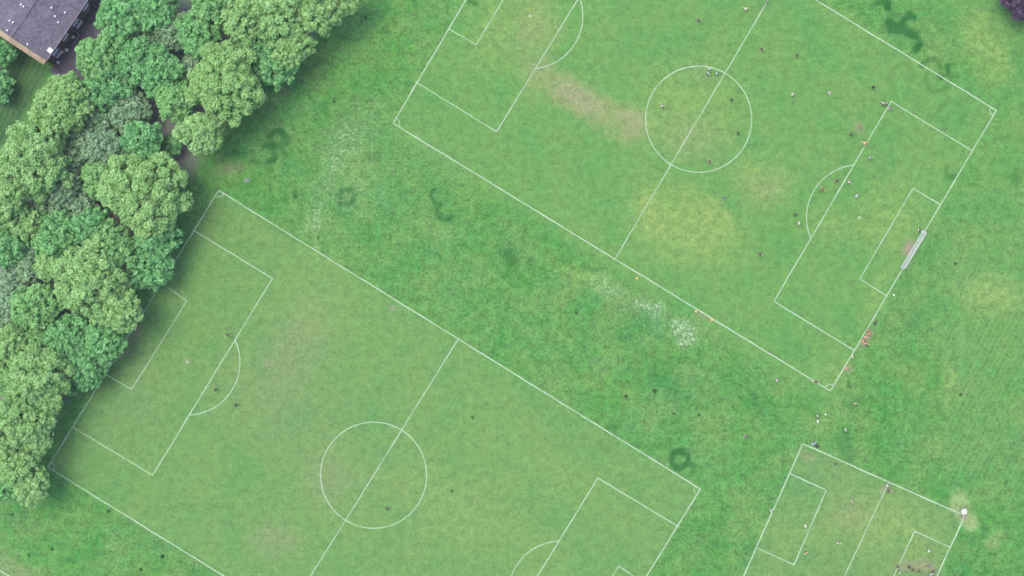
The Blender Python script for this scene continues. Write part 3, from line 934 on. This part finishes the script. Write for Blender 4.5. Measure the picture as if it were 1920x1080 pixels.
# ------------------------------------------------------------------ GOALS
netm = flat_mat('white_net_cord', (0.29, 0.29, 0.29), 0.8, 0.08, 3)
postm = flat_mat('white_goal_post', (0.30, 0.31, 0.32), 0.45, 0.08, 2)
def goal(p0, p1, hgt, depth_t, depth_b, label, net, group, h_ref=1.2):
    (ax, ay), (bx_, by) = W(*p0, h_ref), W(*p1, h_ref)
    ln = math.hypot(bx_ - ax, by - ay)
    g = thing('football_goal', label, 'goal', (ax, ay, 0), math.atan2(by - ay, bx_ - ax), group)
    for x in (0, ln):
        bm = bmesh.new(); tube(bm, [(x, 0, 0), (x, 0, hgt - .05)], .05, 10); obj('post', bm, postm, g)
    bm = bmesh.new(); tube(bm, [(-.05, 0, hgt), (ln + .05, 0, hgt)], .05, 10); obj('crossbar', bm, postm, g)
    if net:
        bm = bmesh.new()
        c = 0.007
        def cord(a, b):
            tube(bm, [a, b], c, 3, False)
        n = int(ln / 0.115)
        for i in range(n + 1):
            x = ln * i / n
            cord((x, .05, hgt), (x, depth_t, hgt - .02)); cord((x, depth_t, hgt - .02), (x, depth_b, 0.02))
        for k in range(1, 8):
            cord((0, depth_t * k / 7, hgt - .02), (ln, depth_t * k / 7, hgt - .02))
        for k in range(1, 20):
            f = k / 20
            yy, zz = depth_t + (depth_b - depth_t) * f, (hgt - .02) * (1 - f) + .02
            cord((0, yy, zz), (ln, yy, zz))
            for x in (0, ln):
                cord((x, 0.02, zz), (x, yy, zz))
        for x in (0, ln):
            for k in range(1, 8):
                cord((x, depth_t * k / 7, hgt - .02), (x, depth_b * k / 7, 0.02))
        obj('net', bm, netm, g)
        bm = bmesh.new()
        tube(bm, [(0, depth_b, .03), (ln, depth_b, .03)], .03, 6)
        obj('ground_bar', bm, postm, g)
        for x in (0, ln):
            bm = bmesh.new(); tube(bm, [(x, .06, hgt - .05), (x, depth_t, hgt - .05), (x, depth_b, .03)], .025, 6); obj('stay', bm, postm, g)
# goal with the net stands on the goal line of the match pitch, mouth towards the field
goal((1731, 432), (1691, 499), 2.44, 0.75, 1.1, 'white goal with net on the right goal line of the match pitch', True, None, 2.4)
goal((228, 652), (270, 582), 2.44, 0, 0, 'bare white goal frame without net under the trees on the empty pitch', False, None, 1.2)

# ------------------------------------------------------------------ PEOPLE
def skin_mesh(name, verts, edges, radii, sub=1, root=0):
    me = bpy.data.meshes.new(name + '_cage')
    me.from_pydata(verts, edges, [])
    o = bpy.data.objects.new(name, me)
    COL.objects.link(o)
    sk_ = o.modifiers.new('skin', 'SKIN')
    sk_.use_smooth_shade = True
    lay = me.skin_vertices[0] if len(me.skin_vertices) else None
    if lay is None:
        b_ = bmesh.new(); b_.from_mesh(me); b_.verts.layers.skin.verify(); b_.to_mesh(me); b_.free()
        lay = me.skin_vertices[0]
    for i, r_ in enumerate(radii):
        lay.data[i].radius = r_ if isinstance(r_, tuple) else (r_, r_)
        lay.data[i].use_root = (i == root)
    ss = o.modifiers.new('sub', 'SUBSURF')
    ss.levels = ss.render_levels = sub
    bpy.context.view_layer.update()
    dg = bpy.context.evaluated_depsgraph_get()
    out = bpy.data.meshes.new_from_object(o.evaluated_get(dg))
    bpy.data.objects.remove(o)
    bpy.data.meshes.remove(me)
    out.name = name
    for p in out.polygons:
        p.use_smooth = True
    return out


def make_pose(arms, legs, lean=0.0, drop=0.0):
    """arms, legs: for left and right (swing, bend, out) in degrees; figure faces +y"""
    R_ = math.radians
    ch = Vector((0, math.sin(R_(lean)) * 0.30, 0.97 + 0.30 * math.cos(R_(lean)) - drop))
    pel = Vector((0, 0, 0.97 - drop))
    nk = Vector((0, math.sin(R_(lean)) * 0.52, 0.97 + 0.52 * math.cos(R_(lean)) - drop))
    hd = nk + Vector((0, 0.03, 0.13))
    tp = nk + Vector((0, 0.02, 0.23))
    v, e, r_ = [pel, ch, nk, hd, tp, hd + Vector((0, .095, -.01))], [(0, 1), (1, 2), (2, 3), (3, 4), (3, 5)], [(.15, .11), (.165, .115), (.058, .058), (.082, .095), (.055, .065), (.018, .02)]
    for s in (-1, 1):                                   # ears
        v.append(hd + Vector((s * .085, -.01, .0))); e.append((3, len(v) - 1)); r_.append((.012, .02))
    boots, sh = [], {}
    for s, (sw, bd, out_) in zip((-1, 1), arms):
        shd = nk + Vector((s * 0.185, 0, -0.075))
        d1 = Vector((s * math.sin(R_(out_)), math.sin(R_(sw)) * math.cos(R_(out_)), -math.cos(R_(sw)) * math.cos(R_(out_))))
        el = shd + d1 * 0.29
        d2 = Vector((s * math.sin(R_(out_ * 0.6)), math.sin(R_(sw + bd)) * math.cos(R_(out_ * .6)), -math.cos(R_(sw + bd)) * math.cos(R_(out_ * .6))))
        wr = el + d2 * 0.25
        pm_ = wr + d2 * 0.08
        i = len(v)
        v += [shd, el, wr, pm_]; r_ += [(.062, .062), (.044, .044), (.03, .03), (.036, .022)]
        e += [(2, i), (i, i + 1), (i + 1, i + 2), (i + 2, i + 3)]
        side = d2.cross(Vector((s, 0.3, 0))).normalized()
        for k, ln in enumerate((.070, .080, .076, .060)):
            a = pm_ + side * (0.024 * (k - 1.5)) + d2 * .03
            b = a + d2 * ln * .8 + Vector((-s * .018, 0, 0))
            j = len(v)
            v += [a, b]; r_ += [(.0095, .0095), (.008, .008)]; e += [(i + 3, j), (j, j + 1)]
        j = len(v)
        v += [wr + d2 * .03 + side * .05]; r_ += [(.011, .011)]; e += [(i + 2, j)]
        sh[s] = (shd, shd.lerp(el, 0.62))
    lg = {}
    for s, (sw, bd, out_) in zip((-1, 1), legs):
        hp = pel + Vector((s * .095, 0, -.06))
        d1 = Vector((s * math.sin(R_(out_)), math.sin(R_(sw)), -math.cos(R_(sw)))).normalized()
        kn = hp + d1 * .43
        d2 = Vector((s * math.sin(R_(out_)), math.sin(R_(sw - bd)), -math.cos(R_(sw - bd)))).normalized()
        an = kn + d2 * .42
        f = Vector((0, math.cos(R_(sw - bd)), math.sin(R_(sw - bd)))).normalized()
        i = len(v)
        v += [hp, kn, kn.lerp(an, .35), an, an + f * .05 + d2 * .05, an + f * .17 + d2 * .055]
        r_ += [(.088, .088), (.058, .058), (.056, .06), (.036, .036), (.036, .034), (.032, .024)]
        e += [(0, i), (i, i + 1), (i + 1, i + 2), (i + 2, i + 3), (i + 3, i + 4), (i + 4, i + 5)]
        lg[s] = (hp, hp.lerp(kn, .72))
        boots.append((an + d2 * .01, an + f * .05 + d2 * .05, an + f * .19 + d2 * .058))
    low = min(p.z for p in v) - 0.03
    v = [p - Vector((0, 0, low)) for p in v]
    dz = Vector((0, 0, low))
    body = skin_mesh('person', v, e, r_, 1)
    shirt = skin_mesh('shirt', [pel - dz + Vector((0, 0, .03)), ch - dz, nk - dz - Vector((0, 0, .05)), *[p - dz for s in (-1, 1) for p in sh[s]]],
                      [(0, 1), (1, 2), (2, 3), (3, 4), (2, 5), (5, 6)], [(.175, .13), (.19, .14), (.10, .085), .085, .075, .085, .075], 1)
    shorts = skin_mesh('shorts', [pel - dz, *[p - dz for s in (-1, 1) for p in lg[s]]], [(0, 1), (1, 2), (0, 3), (3, 4)], [(.17, .125), .112, .098, .112, .098], 1)
    bm = bmesh.new()
    c = hd - dz
    lathe(bm, [(0.098, .005), (0.104, .05), (0.092, .10), (0.055, .138), (0, .15)], 14, (c.x, c.y - .018, c.z))
    hair = bpy.data.meshes.new('hair'); bm.to_mesh(hair); bm.free()
    hair.materials.append(None)
    bts = [skin_mesh('boot', [p - dz for p in b_], [(0, 1), (1, 2)], [(.044, .044), (.045, .042), (.038, .03)], 1) for b_ in boots]
    for me in (body, shirt, shorts, *bts):
        me.materials.clear(); me.materials.append(None)
    return [(body, 'person'), (shirt, 'shirt'), (shorts, 'shorts'), (hair, 'hair'), (bts[0], 'boot'), (bts[1], 'boot')]


POSES = {
    'stand': make_pose([(-4, 14, 9), (6, 18, 10)], [(2, 2, 3), (-2, 2, 4)]),
    'walk': make_pose([(24, 22, 8), (-22, 18, 8)], [(-16, 12, 1), (22, 8, 1)], 3),
    'run': make_pose([(48, 75, 10), (-46, 70, 12)], [(-28, 55, 1), (42, 48, 1)], 12),
    'hips': make_pose([(-18, 60, 38), (-18, 60, 38)], [(0, 2, 6), (0, 2, 6)]),
    'arms': make_pose([(10, 20, 62), (14, 25, 55)], [(-10, 16, 4), (22, 18, 4)], 6),
}
CL = {k: flat_mat(k + '_cloth', c, 0.85, 0.12, 12) for k, c in {
    'black': (0.012, 0.014, 0.016), 'dark green': (0.014, 0.030, 0.018), 'navy': (0.016, 0.022, 0.050), 'white': (0.42, 0.44, 0.40), 'pale yellow': (0.30, 0.33, 0.17),
    'grey': (0.20, 0.21, 0.23), 'orange': (0.55, 0.17, 0.06), 'peach': (0.62, 0.38, 0.24), 'brown': (0.10, 0.055, 0.03), 'blue grey': (0.16, 0.22, 0.33), 'maroon': (0.12, 0.03, 0.03), 'pink': (0.50, 0.30, 0.29), 'tan': (0.28, 0.19, 0.08)}.items()}
SKIN = [flat_mat('skin', c, 0.6, 0.08, 8) for c in ((0.42, 0.26, 0.18), (0.30, 0.17, 0.11), (0.10, 0.055, 0.035))]
HAIR = [flat_mat('hair_strands', c, 0.6, 0.3, 30) for c in ((0.020, 0.013, 0.010), (0.060, 0.036, 0.020), (0.012, 0.012, 0.012))]
BOOT = flat_mat('boot_leather', (0.02, 0.02, 0.022), 0.5, 0.2, 9)


def person(px, py, pose, shirt, shorts, label, group, rz=None):
    x, y = W(px, py, 1.2)
    rz = random.uniform(0, 6.28) if rz is None else rz
    root = None
    pr = random.random()
    for me, nm in POSES[pose]:
        o = bpy.data.objects.new(nm, me)
        COL.objects.link(o)
        if root is None:
            root = o
            o.location = (x, y, 0.0)
            o.rotation_euler = (0, 0, rz)
        else:
            o.parent = root
        m_ = {'person': SKIN[int(pr * 2.99)], 'shirt': CL[shirt], 'shorts': CL[shorts], 'hair': HAIR[int(pr * 7) % 3], 'boot': BOOT}[nm]
        o.material_slots[0].link = 'OBJECT'
        o.material_slots[0].material = m_
    return tag(root, label, 'person', group)


PL, EP, SP, TL = 'players on the match pitch', 'people on the empty pitch', 'people on the small pitch', 'people along the touchlines'
PEOPLE = [
    (1310, 38, 'walk', 'dark green', 'black', 'player in dark kit alone above the centre circle of the match pitch', PL),
    (1399, 16, 'run', 'pale yellow', 'white', 'player in pale yellow top near the top edge, left of the halfway line', PL),
    (1439, 3, 'stand', 'grey', 'black', 'person in grey standing where the halfway line meets the top edge', PL),
    (1429, 92, 'run', 'black', 'black', 'player in black just right of the halfway line, above the centre circle', PL),
    (1495, 103, 'stand', 'dark green', 'black', 'player in dark green farther right of the halfway line, above circle height', PL),
    (1556, 174, 'run', 'white', 'grey', 'player in white running in open grass left of the far penalty box corner', PL),
    (1487, 177, 'walk', 'pale yellow', 'white', 'player in pale top between the centre circle and the player in white', PL),
    (1638, 163, 'stand', 'black', 'black', 'player in black above the upper penalty box corner', PL),
    (1242, 198, 'run', 'white', 'black', 'player in white inside the left half of the centre circle', PL),
    (1331, 129, 'stand', 'white', 'white', 'player in white standing on the top arc of the centre circle', PL),
    (1328, 138, 'hips', 'white', 'black', 'player in white with hands on hips just under the top arc', PL),
    (1345, 137, 'stand', 'grey', 'white', 'player in grey between the top arc and the halfway line', PL),
    (1372, 187, 'stand', 'dark green', 'black', 'player in dark green inside the circle, right of the halfway line, upper one', PL),
    (1384, 249, 'stand', 'black', 'black', 'player in black inside the circle near its lower right arc', PL),
    (1330, 302, 'walk', 'brown', 'brown', 'player in brown at the bottom inside the centre circle', PL),
    (1358, 372, 'run', 'navy', 'white', 'player in navy and white shorts beyond the circle, above the dry patch', PL),
    (1426, 477, 'run', 'black', 'black', 'player in black right of the dry yellow patch', PL),
    (1597, 252, 'stand', 'dark green', 'black', 'player in dark green left of the long penalty box line', PL),
    (1612, 236, 'walk', 'tan', 'brown', 'player in tan beside the long penalty box line', PL),
    (1622, 268, 'run', 'orange', 'pale yellow', 'player in orange and yellow on the long penalty box line', PL),
    (1632, 295, 'arms', 'blue grey', 'grey', 'player in blue-grey just inside the penalty box, below the orange one', PL),
    (1656, 194, 'arms', 'white', 'black', 'player in white at the upper penalty box corner, arms spread', PL),
    (1664, 194, 'stand', 'grey', 'black', 'player in grey beside the white one at the upper penalty box corner', PL),
    (1670, 203, 'hips', 'black', 'white', 'player in black with white shorts just inside the upper penalty box corner', PL),
    (1542, 355, 'run', 'maroon', 'brown', 'player in maroon inside the penalty arc', PL),
    (1570, 338, 'walk', 'dark green', 'black', 'player in dark green against the penalty box line by the arc', PL),
    (1593, 341, 'run', 'white', 'brown', 'player in white and brown just inside the box, upper of the two there', PL),
    (1606, 367, 'arms', 'white', 'grey', 'player in white with arms out inside the box, above the penalty spot', PL),
    (1499, 418, 'walk', 'white', 'white', 'player all in white outside the penalty arc', PL),
    (1492, 402, 'stand', 'dark green', 'dark green', 'player in dark green just above the all-white one outside the arc', PL),
    (1724, 431, 'hips', 'black', 'white', 'goalkeeper in black standing by the upper post of the netted goal', PL),
    (1530, 716, 'run', 'black', 'black', 'person in black on the touchline near the lower corner of the match pitch', TL),
    (1628, 620, 'stand', 'orange', 'black', 'person in orange on the goal line, uppermost of the orange cluster', TL),
    (1624, 633, 'hips', 'peach', 'orange', 'person in pale peach top in the middle of the orange cluster', TL),
    (1631, 626, 'hips', 'orange', 'orange', 'person in orange farthest from the goal line in the orange cluster', TL),
    (1625, 644, 'arms', 'orange', 'black', 'person in orange and black with arms out at the foot of the orange cluster', TL),
    (1619, 640, 'stand', 'orange', 'orange', 'person all in orange at the lower end of the orange cluster', TL),
    (1588, 691, 'stand', 'tan', 'orange', 'person in tan and orange by the goal line between cluster and corner', TL),
    (1642, 606, 'stand', 'black', 'black', 'person in black behind the goal line just above the orange cluster', TL),
    (1599, 668, 'stand', 'pale yellow', 'white', 'person in pale yellow on the goal line below the penalty box corner', TL),
    (1533, 780, 'stand', 'pale yellow', 'grey', 'person in pale yellow, upper of the pair on the grass above the small pitch', TL),
    (1534, 790, 'hips', 'white', 'white', 'person in bright white, lower of the pair on the grass above the small pitch', TL),
    (1586, 806, 'stand', 'white', 'grey', 'person in white on dark grass right of the pale pair', TL),
    (1529, 830, 'stand', 'white', 'navy', 'person in white beside the dark bag at the top corner of the small pitch', TL),
    (1457, 713, 'stand', 'white', 'grey', 'person in white alone on the rough grass left of the match pitch corner', TL),
    (1398, 819, 'walk', 'black', 'grey', 'person in black alone on rough grass between the two lower pitches', TL),
    (1605, 757, 'stand', 'pale yellow', 'tan', 'person in pale yellow on bare grass below the match pitch corner', TL),
    (1567, 870, 'stand', 'dark green', 'black', 'person in dark green inside the small pitch near its top touchline', SP),
    (1664, 911, 'hips', 'white', 'pink', 'person in white at the end of the small pitch halfway line', SP),
    (1666, 921, 'stand', 'black', 'black', 'person in black at the halfway line just below the white one', SP),
    (1671, 921, 'stand', 'pale yellow', 'black', 'person in pale yellow right of the halfway line, beside the black one', SP),
    (1599, 940, 'run', 'tan', 'white', 'child in tan and white between box and halfway line of the small pitch', SP),
    (1511, 987, 'stand', 'white', 'white', 'person all in white inside the left box of the small pitch', SP),
    (1446, 958, 'stand', 'white', 'grey', 'person in white standing on the left goal line of the small pitch', SP),
    (1573, 1019, 'arms', 'white', 'black', 'person in white with arms spread left of the small pitch halfway line', SP),
    (1513, 1038, 'run', 'peach', 'maroon', 'person in peach near the lower corner of the left box', SP),
    (1742, 1034, 'walk', 'white', 'white', 'person in white alone in the right box, above the dark group', SP),
    (1705, 1064, 'stand', 'navy', 'black', 'person in navy at the left of the dark group on the bottom edge', SP),
    (1712, 1069, 'hips', 'black', 'black', 'person in black beside the navy one in the bottom edge group', SP),
    (1724, 1073, 'stand', 'dark green', 'black', 'person in dark green in the middle of the bottom edge group', SP),
    (1743, 1062, 'stand', 'grey', 'black', 'person in grey, uppermost on the right of the bottom edge group', SP),
    (1750, 1071, 'hips', 'navy', 'black', 'person in navy rightmost in the bottom edge group', SP),
    (1746, 1078, 'stand', 'white', 'grey', 'person in white cut by the bottom edge, right part of the group', SP),
    (1684, 1063, 'walk', 'dark green', 'dark green', 'person in dark green on the right box line near the bottom edge', SP),
    (1688, 1074, 'stand', 'pale yellow', 'grey', 'person in pale yellow just inside the right box line at the bottom edge', SP),
    (427, 628, 'arms', 'dark green', 'black', 'person in dark green outside the top end of the empty pitch penalty arc', EP),
    (403, 731, 'hips', 'dark green', 'black', 'person in dark green inside the penalty arc of the empty pitch', EP),
    (441, 760, 'stand', 'black', 'black', 'person in black just outside the penalty arc of the empty pitch', EP),
    (725, 954, 'stand', 'dark green', 'black', 'person in dark green inside the centre circle of the empty pitch', EP),
    (1807, 970, 'stand', 'pink', 'grey', 'person in pink standing under the round white umbrella', SP),
]
for p in PEOPLE:
    person(*p)

# umbrella over the person at the corner of the small pitch
x, y = W(1809, 960, 2.15)
u_ = thing('umbrella', 'round white umbrella on the dry corner of the small pitch', 'umbrella', (x, y, 0))
bm = bmesh.new()
n = 8
prof = [(0.60, 1.93), (0.57, 2.02), (0.46, 2.13), (0.26, 2.22), (0.0, 2.26)]
rings = []
for r_, z in prof:
    rings.append([bm.verts.new((r_ * math.cos(2 * math.pi * k / 24) * (1 - 0.05 * abs(math.sin(4 * 2 * math.pi * k / 24))),
                                r_ * math.sin(2 * math.pi * k / 24) * (1 - 0.05 * abs(math.sin(4 * 2 * math.pi * k / 24))), z)) for k in range(24)] if r_ else [bm.verts.new((0, 0, z))])
for a, b in zip(rings, rings[1:]):
    for k in range(24):
        f = list(dict.fromkeys([a[k], a[(k + 1) % 24], b[(k + 1) % len(b)], b[k % len(b)]]))
        bm.faces.new(f)
obj('canopy', bm, flat_mat('cream_fabric', (0.27, 0.25, 0.215), 0.8, 0.05, 4), u_, True)
bm = bmesh.new(); tube(bm, [(0, 0, 1.15), (0, 0, 2.32)], .012, 6); obj('shaft', bm, greyt, u_)
bm = bmesh.new(); tube(bm, [(0, 0, 1.15), (0, 0, 1.04), (.03, 0, 1.0), (.06, 0, 1.04)], .016, 6); obj('handle', bm, timber, u_)

# kit bags beside the small pitch
def bag(px, py, rz, mat, label, ln=.75, sc=1.0):
    x, y = W(px, py, 0.2)
    b = thing('sports_bag', label, 'bag', (x, y, 0), rz)
    bm = bmesh.new()
    n = 10
    rings = []
    for i, (t, k) in enumerate(((-.5, .55), (-.48, .85), (-.3, 1), (0, 1.03), (.3, 1), (.48, .85), (.5, .55))):
        rings.append([bm.verts.new((t * ln, math.copysign(abs(math.cos(a)) ** .6, math.cos(a)) * .19 * k * sc, .17 * sc + math.copysign(abs(math.sin(a)) ** .6, math.sin(a)) * .17 * k * sc)) for a in (2 * math.pi * j / n for j in range(n))])
    for a, c in zip(rings, rings[1:]):
        for j in range(n):
            bm.faces.new((a[j], a[(j + 1) % n], c[(j + 1) % n], c[j]))
    bm.faces.new(rings[0][::-1]); bm.faces.new(rings[-1])
    obj('bag_body', bm, mat, b, True)
    for s in (-1, 1):
        bm = bmesh.new()
        tube(bm, [(-.16, s * .1 * sc, .34 * sc), (-.1, s * .12 * sc, .45 * sc), (.1, s * .12 * sc, .45 * sc), (.16, s * .1 * sc, .34 * sc)], .014, 6)
        obj('strap', bm, black, b)
bag(1532, 837, -0.6, black, 'black sports bag lying beside the person in white at the small pitch corner')
bag(1525, 832, 0.4, CL['blue grey'], 'blue-grey sports bag left of the black one at the small pitch corner', .6)

# footballs
ballm, nt, bs = new_mat('ball_panels')
tc = N(nt, 'ShaderNodeTexCoord')
vo = N(nt, 'ShaderNodeTexVoronoi'); vo.inputs['Scale'].default_value = 9
nt.links.new(tc.outputs['Object'], vo.inputs[0])
nt.links.new(mixc(nt, mth(nt, 'LESS_THAN', vo.outputs['Distance'], 0.28), (0.75, 0.75, 0.72), (0.05, 0.05, 0.05)), bs.inputs['Base Color'])
def ball(px, py, label):
    x, y = W(px, py, .11)
    bm = bmesh.new(); bmesh.ops.create_icosphere(bm, subdivisions=3, radius=.115)
    o = obj('football', bm, ballm, None, True); o.location = (x, y, .115)
    tag(o, label, 'ball')
ball(1676, 553, 'white football lying behind the right goal line of the match pitch')
ball(1548, 777, 'white football on the grass right of the pale pair of people')

# orange training cones on the near touchline of the match pitch
conem = flat_mat('orange_plastic', (0.62, 0.22, 0.05), 0.5, 0.1, 8)
for px, py, lab in ((1194, 522, 'orange training cone on the touchline just past the halfway line end'), (1305, 584, 'orange training cone on the touchline beside the white daisies, upper of two'),
                    (1335, 600, 'orange training cone on the touchline beside the white daisies, lower of two')):
    x, y = W(px, py, .1)
    bm = bmesh.new(); lathe(bm, [(0, .004), (.17, .004), (.17, .02), (.12, .025), (.035, .30), (.02, .31), (0, .31)], 16)
    o = obj('training_cone', bm, conem); o.location = (x, y, .006); tag(o, lab, 'cone', 'orange cones on the touchline')

# a grey stone on the grass by the trees and dark tufts of rank grass
def stone(px, py, r, label):
    x, y = W(px, py, .1)
    bm = bmesh.new(); bmesh.ops.create_icosphere(bm, subdivisions=3, radius=r)
    for v in bm.verts:
        k = 1 + .25 * math.sin(5 * v.co.x / r + 1) * math.cos(4 * v.co.y / r) + random.uniform(-.05, .05)
        v.co = Vector((v.co.x * k, v.co.y * k * .8, v.co.z * .5 * k))
    o = obj('boulder', bm, flat_mat('grey_stone', (0.13, 0.125, 0.125), .9, .3, 5), None, True); o.location = (x, y, r * .3)
    tag(o, label, 'boulder')
stone(463, 338, .45, 'small grey boulder on the grass just above the empty pitch corner')

tuftm, nt, bs = new_mat('rank_grass_blade')
oi = N(nt, 'ShaderNodeObjectInfo')
nt.links.new(mixc(nt, oi.outputs['Random'], (0.024, 0.088, 0.028), (0.032, 0.100, 0.032)), bs.inputs['Base Color'])
bs.inputs['Roughness'].default_value = 0.7
def tuft_mesh(seed):
    r = np.random.default_rng(seed)
    n = 260
    a, rad = r.random(n) * 6.283, 0.26 * np.sqrt(r.random(n))
    base = np.stack([rad * np.cos(a), rad * np.sin(a), 0 * a], -1)
    d = np.stack([np.cos(a) * rad * 1.5 + r.normal(0, .09, n), np.sin(a) * rad * 1.5 + r.normal(0, .09, n), r.uniform(.16, .34, n)], -1)
    s = np.stack([-np.sin(a), np.cos(a), 0 * a], -1) * 0.014
    v = np.stack([base - s, base + s, base + d * .6 + s * .7 + np.array([0, 0, .04]), base + d], 1)
    me = mesh_np('grass_tuft', v.reshape(-1, 3), 4, np.arange(4 * n))
    me.materials.append(tuftm)
    return me
TM = [tuft_mesh(s) for s in (1, 2, 3)]
for i, (px, py, s, lab) in enumerate((
        (305, 1043, 1.0, 'dark grass tuft below the lower touchline of the empty pitch, near the bottom edge'),
        (203, 958, .8, 'dark grass tuft just left of the lower touchline of the empty pitch'),
        (98, 1030, .8, 'dark grass tuft in the bottom left corner, below the tip of the wood'),
        (264, 1068, .9, 'dark grass tuft on the bottom edge, left of the lower touchline'),
        (54, 1041, .6, 'small faint grass tuft nearest the bottom left corner of the photo'),
        (22, 965, .7, 'dark grass tuft in the shade just below the tip of the wood'),
        (1227, 733, 1.1, 'largest dark grass tuft in the rich green strip between the two big pitches'),
        (1174, 743, .9, 'dark grass tuft left of the largest tuft in the green strip'),
        (1263, 776, .7, 'small dark grass tuft below the largest tuft in the green strip'),
        (1311, 778, .8, 'dark grass tuft in the green strip towards the small pitch'),
        (1081, 587, .7, 'small dark grass tuft left of the white daisy patch'),
        (554, 368, .8, 'dark grass tuft between the corner arc of the empty pitch and the round dark ring'),
        (596, 445, .6, 'small dark grass tuft beside the upper touchline of the empty pitch'),
        (627, 190, .7, 'dark grass tuft on the meadow left of the match pitch corner'),
        (686, 33, .8, 'dark grass tuft near the top edge right of the last tree'),
        (1801, 740, .8, 'dark grass tuft on open grass right of the match pitch corner'),
        (1791, 494, .8, 'dark grass tuft behind the netted goal, lower one'),
        (1755, 441, .6, 'small dark grass tuft right behind the netted goal'),
        (847, 921, .6, 'small dark grass tuft right of the centre circle of the empty pitch'),
        (886, 783, .7, 'small dark grass tuft in the empty pitch below its halfway line end'),
        (990, 340, .5, 'tiny dark grass tuft in the match pitch left of the halfway line'))):
    o = bpy.data.objects.new('grass_tuft', TM[i % 3])
    COL.objects.link(o)
    x, y = W(px, py)
    o.location = (x, y, 0)
    o.rotation_euler = (0, 0, i * 1.3)
    s *= 0.68
    o.scale = (s, s, s)
    tag(o, lab, 'grass tuft', 'dark grass tufts')

# ------------------------------------------------------------------ HAZE (thin summer air round everything)
bm = bmesh.new(); box(bm, -1700, 1700, -1700, 1700, -1.0, H + 2)
hm = bpy.data.materials.new('summer_haze'); hm.use_nodes = True
nt = hm.node_tree
nt.nodes.remove(nt.nodes['Principled BSDF'])
pv = N(nt, 'ShaderNodeVolumePrincipled')
pv.inputs['Color'].default_value = (0.86, 0.94, 0.97, 1)
pv.inputs['Density'].default_value = 0.00006
nt.links.new(pv.outputs[0], nt.nodes['Material Output'].inputs['Volume'])
tag(obj('haze', bm, hm), kind='stuff')

# ------------------------------------------------------------------ CAMERA, SUN, SKY
cam = bpy.data.cameras.new('camera')
co = bpy.data.objects.new('camera', cam)
COL.objects.link(co)
co.location = (0, 0, H)
co.rotation_euler = (0, 0, 0)
cam.sensor_width = 36
cam.lens = 36 * H / (1920 / S)
cam.clip_start = 1
cam.clip_end = 6000
scene.camera = co

EL = math.radians(73)
az = Vector((-0.86, 0.50, 0)).normalized()               # where the sun stands: upper left of the photo
sd = Vector((az.x * math.cos(EL), az.y * math.cos(EL), math.sin(EL)))
sun = bpy.data.lights.new('sun', 'SUN')
sun.energy = 1.05
sun.angle = math.radians(30)
sun.color = (1.0, 0.96, 0.88)
so = bpy.data.objects.new('sun', sun)
COL.objects.link(so)
so.rotation_euler = (-sd).to_track_quat('-Z', 'Y').to_euler()
so.location = (0, 0, 120)
wd = bpy.data.worlds.new('World')
scene.world = wd
wd.use_nodes = True
nt = wd.node_tree
sky = nt.nodes.new('ShaderNodeTexSky')
sky.sky_type = 'NISHITA'
sky.sun_disc = False
sky.sun_elevation = EL
sky.sun_rotation = math.atan2(az.x, az.y)
sky.air_density = 1.0
sky.dust_density = 2.5
nt.links.new(sky.outputs[0], nt.nodes['Background'].inputs[0])
nt.nodes['Background'].inputs[1].default_value = 0.135
scene.view_settings.view_transform = 'Standard'
scene.view_settings.look = 'None'
scene.view_settings.gamma = 1
scene.view_settings.exposure = 2.0
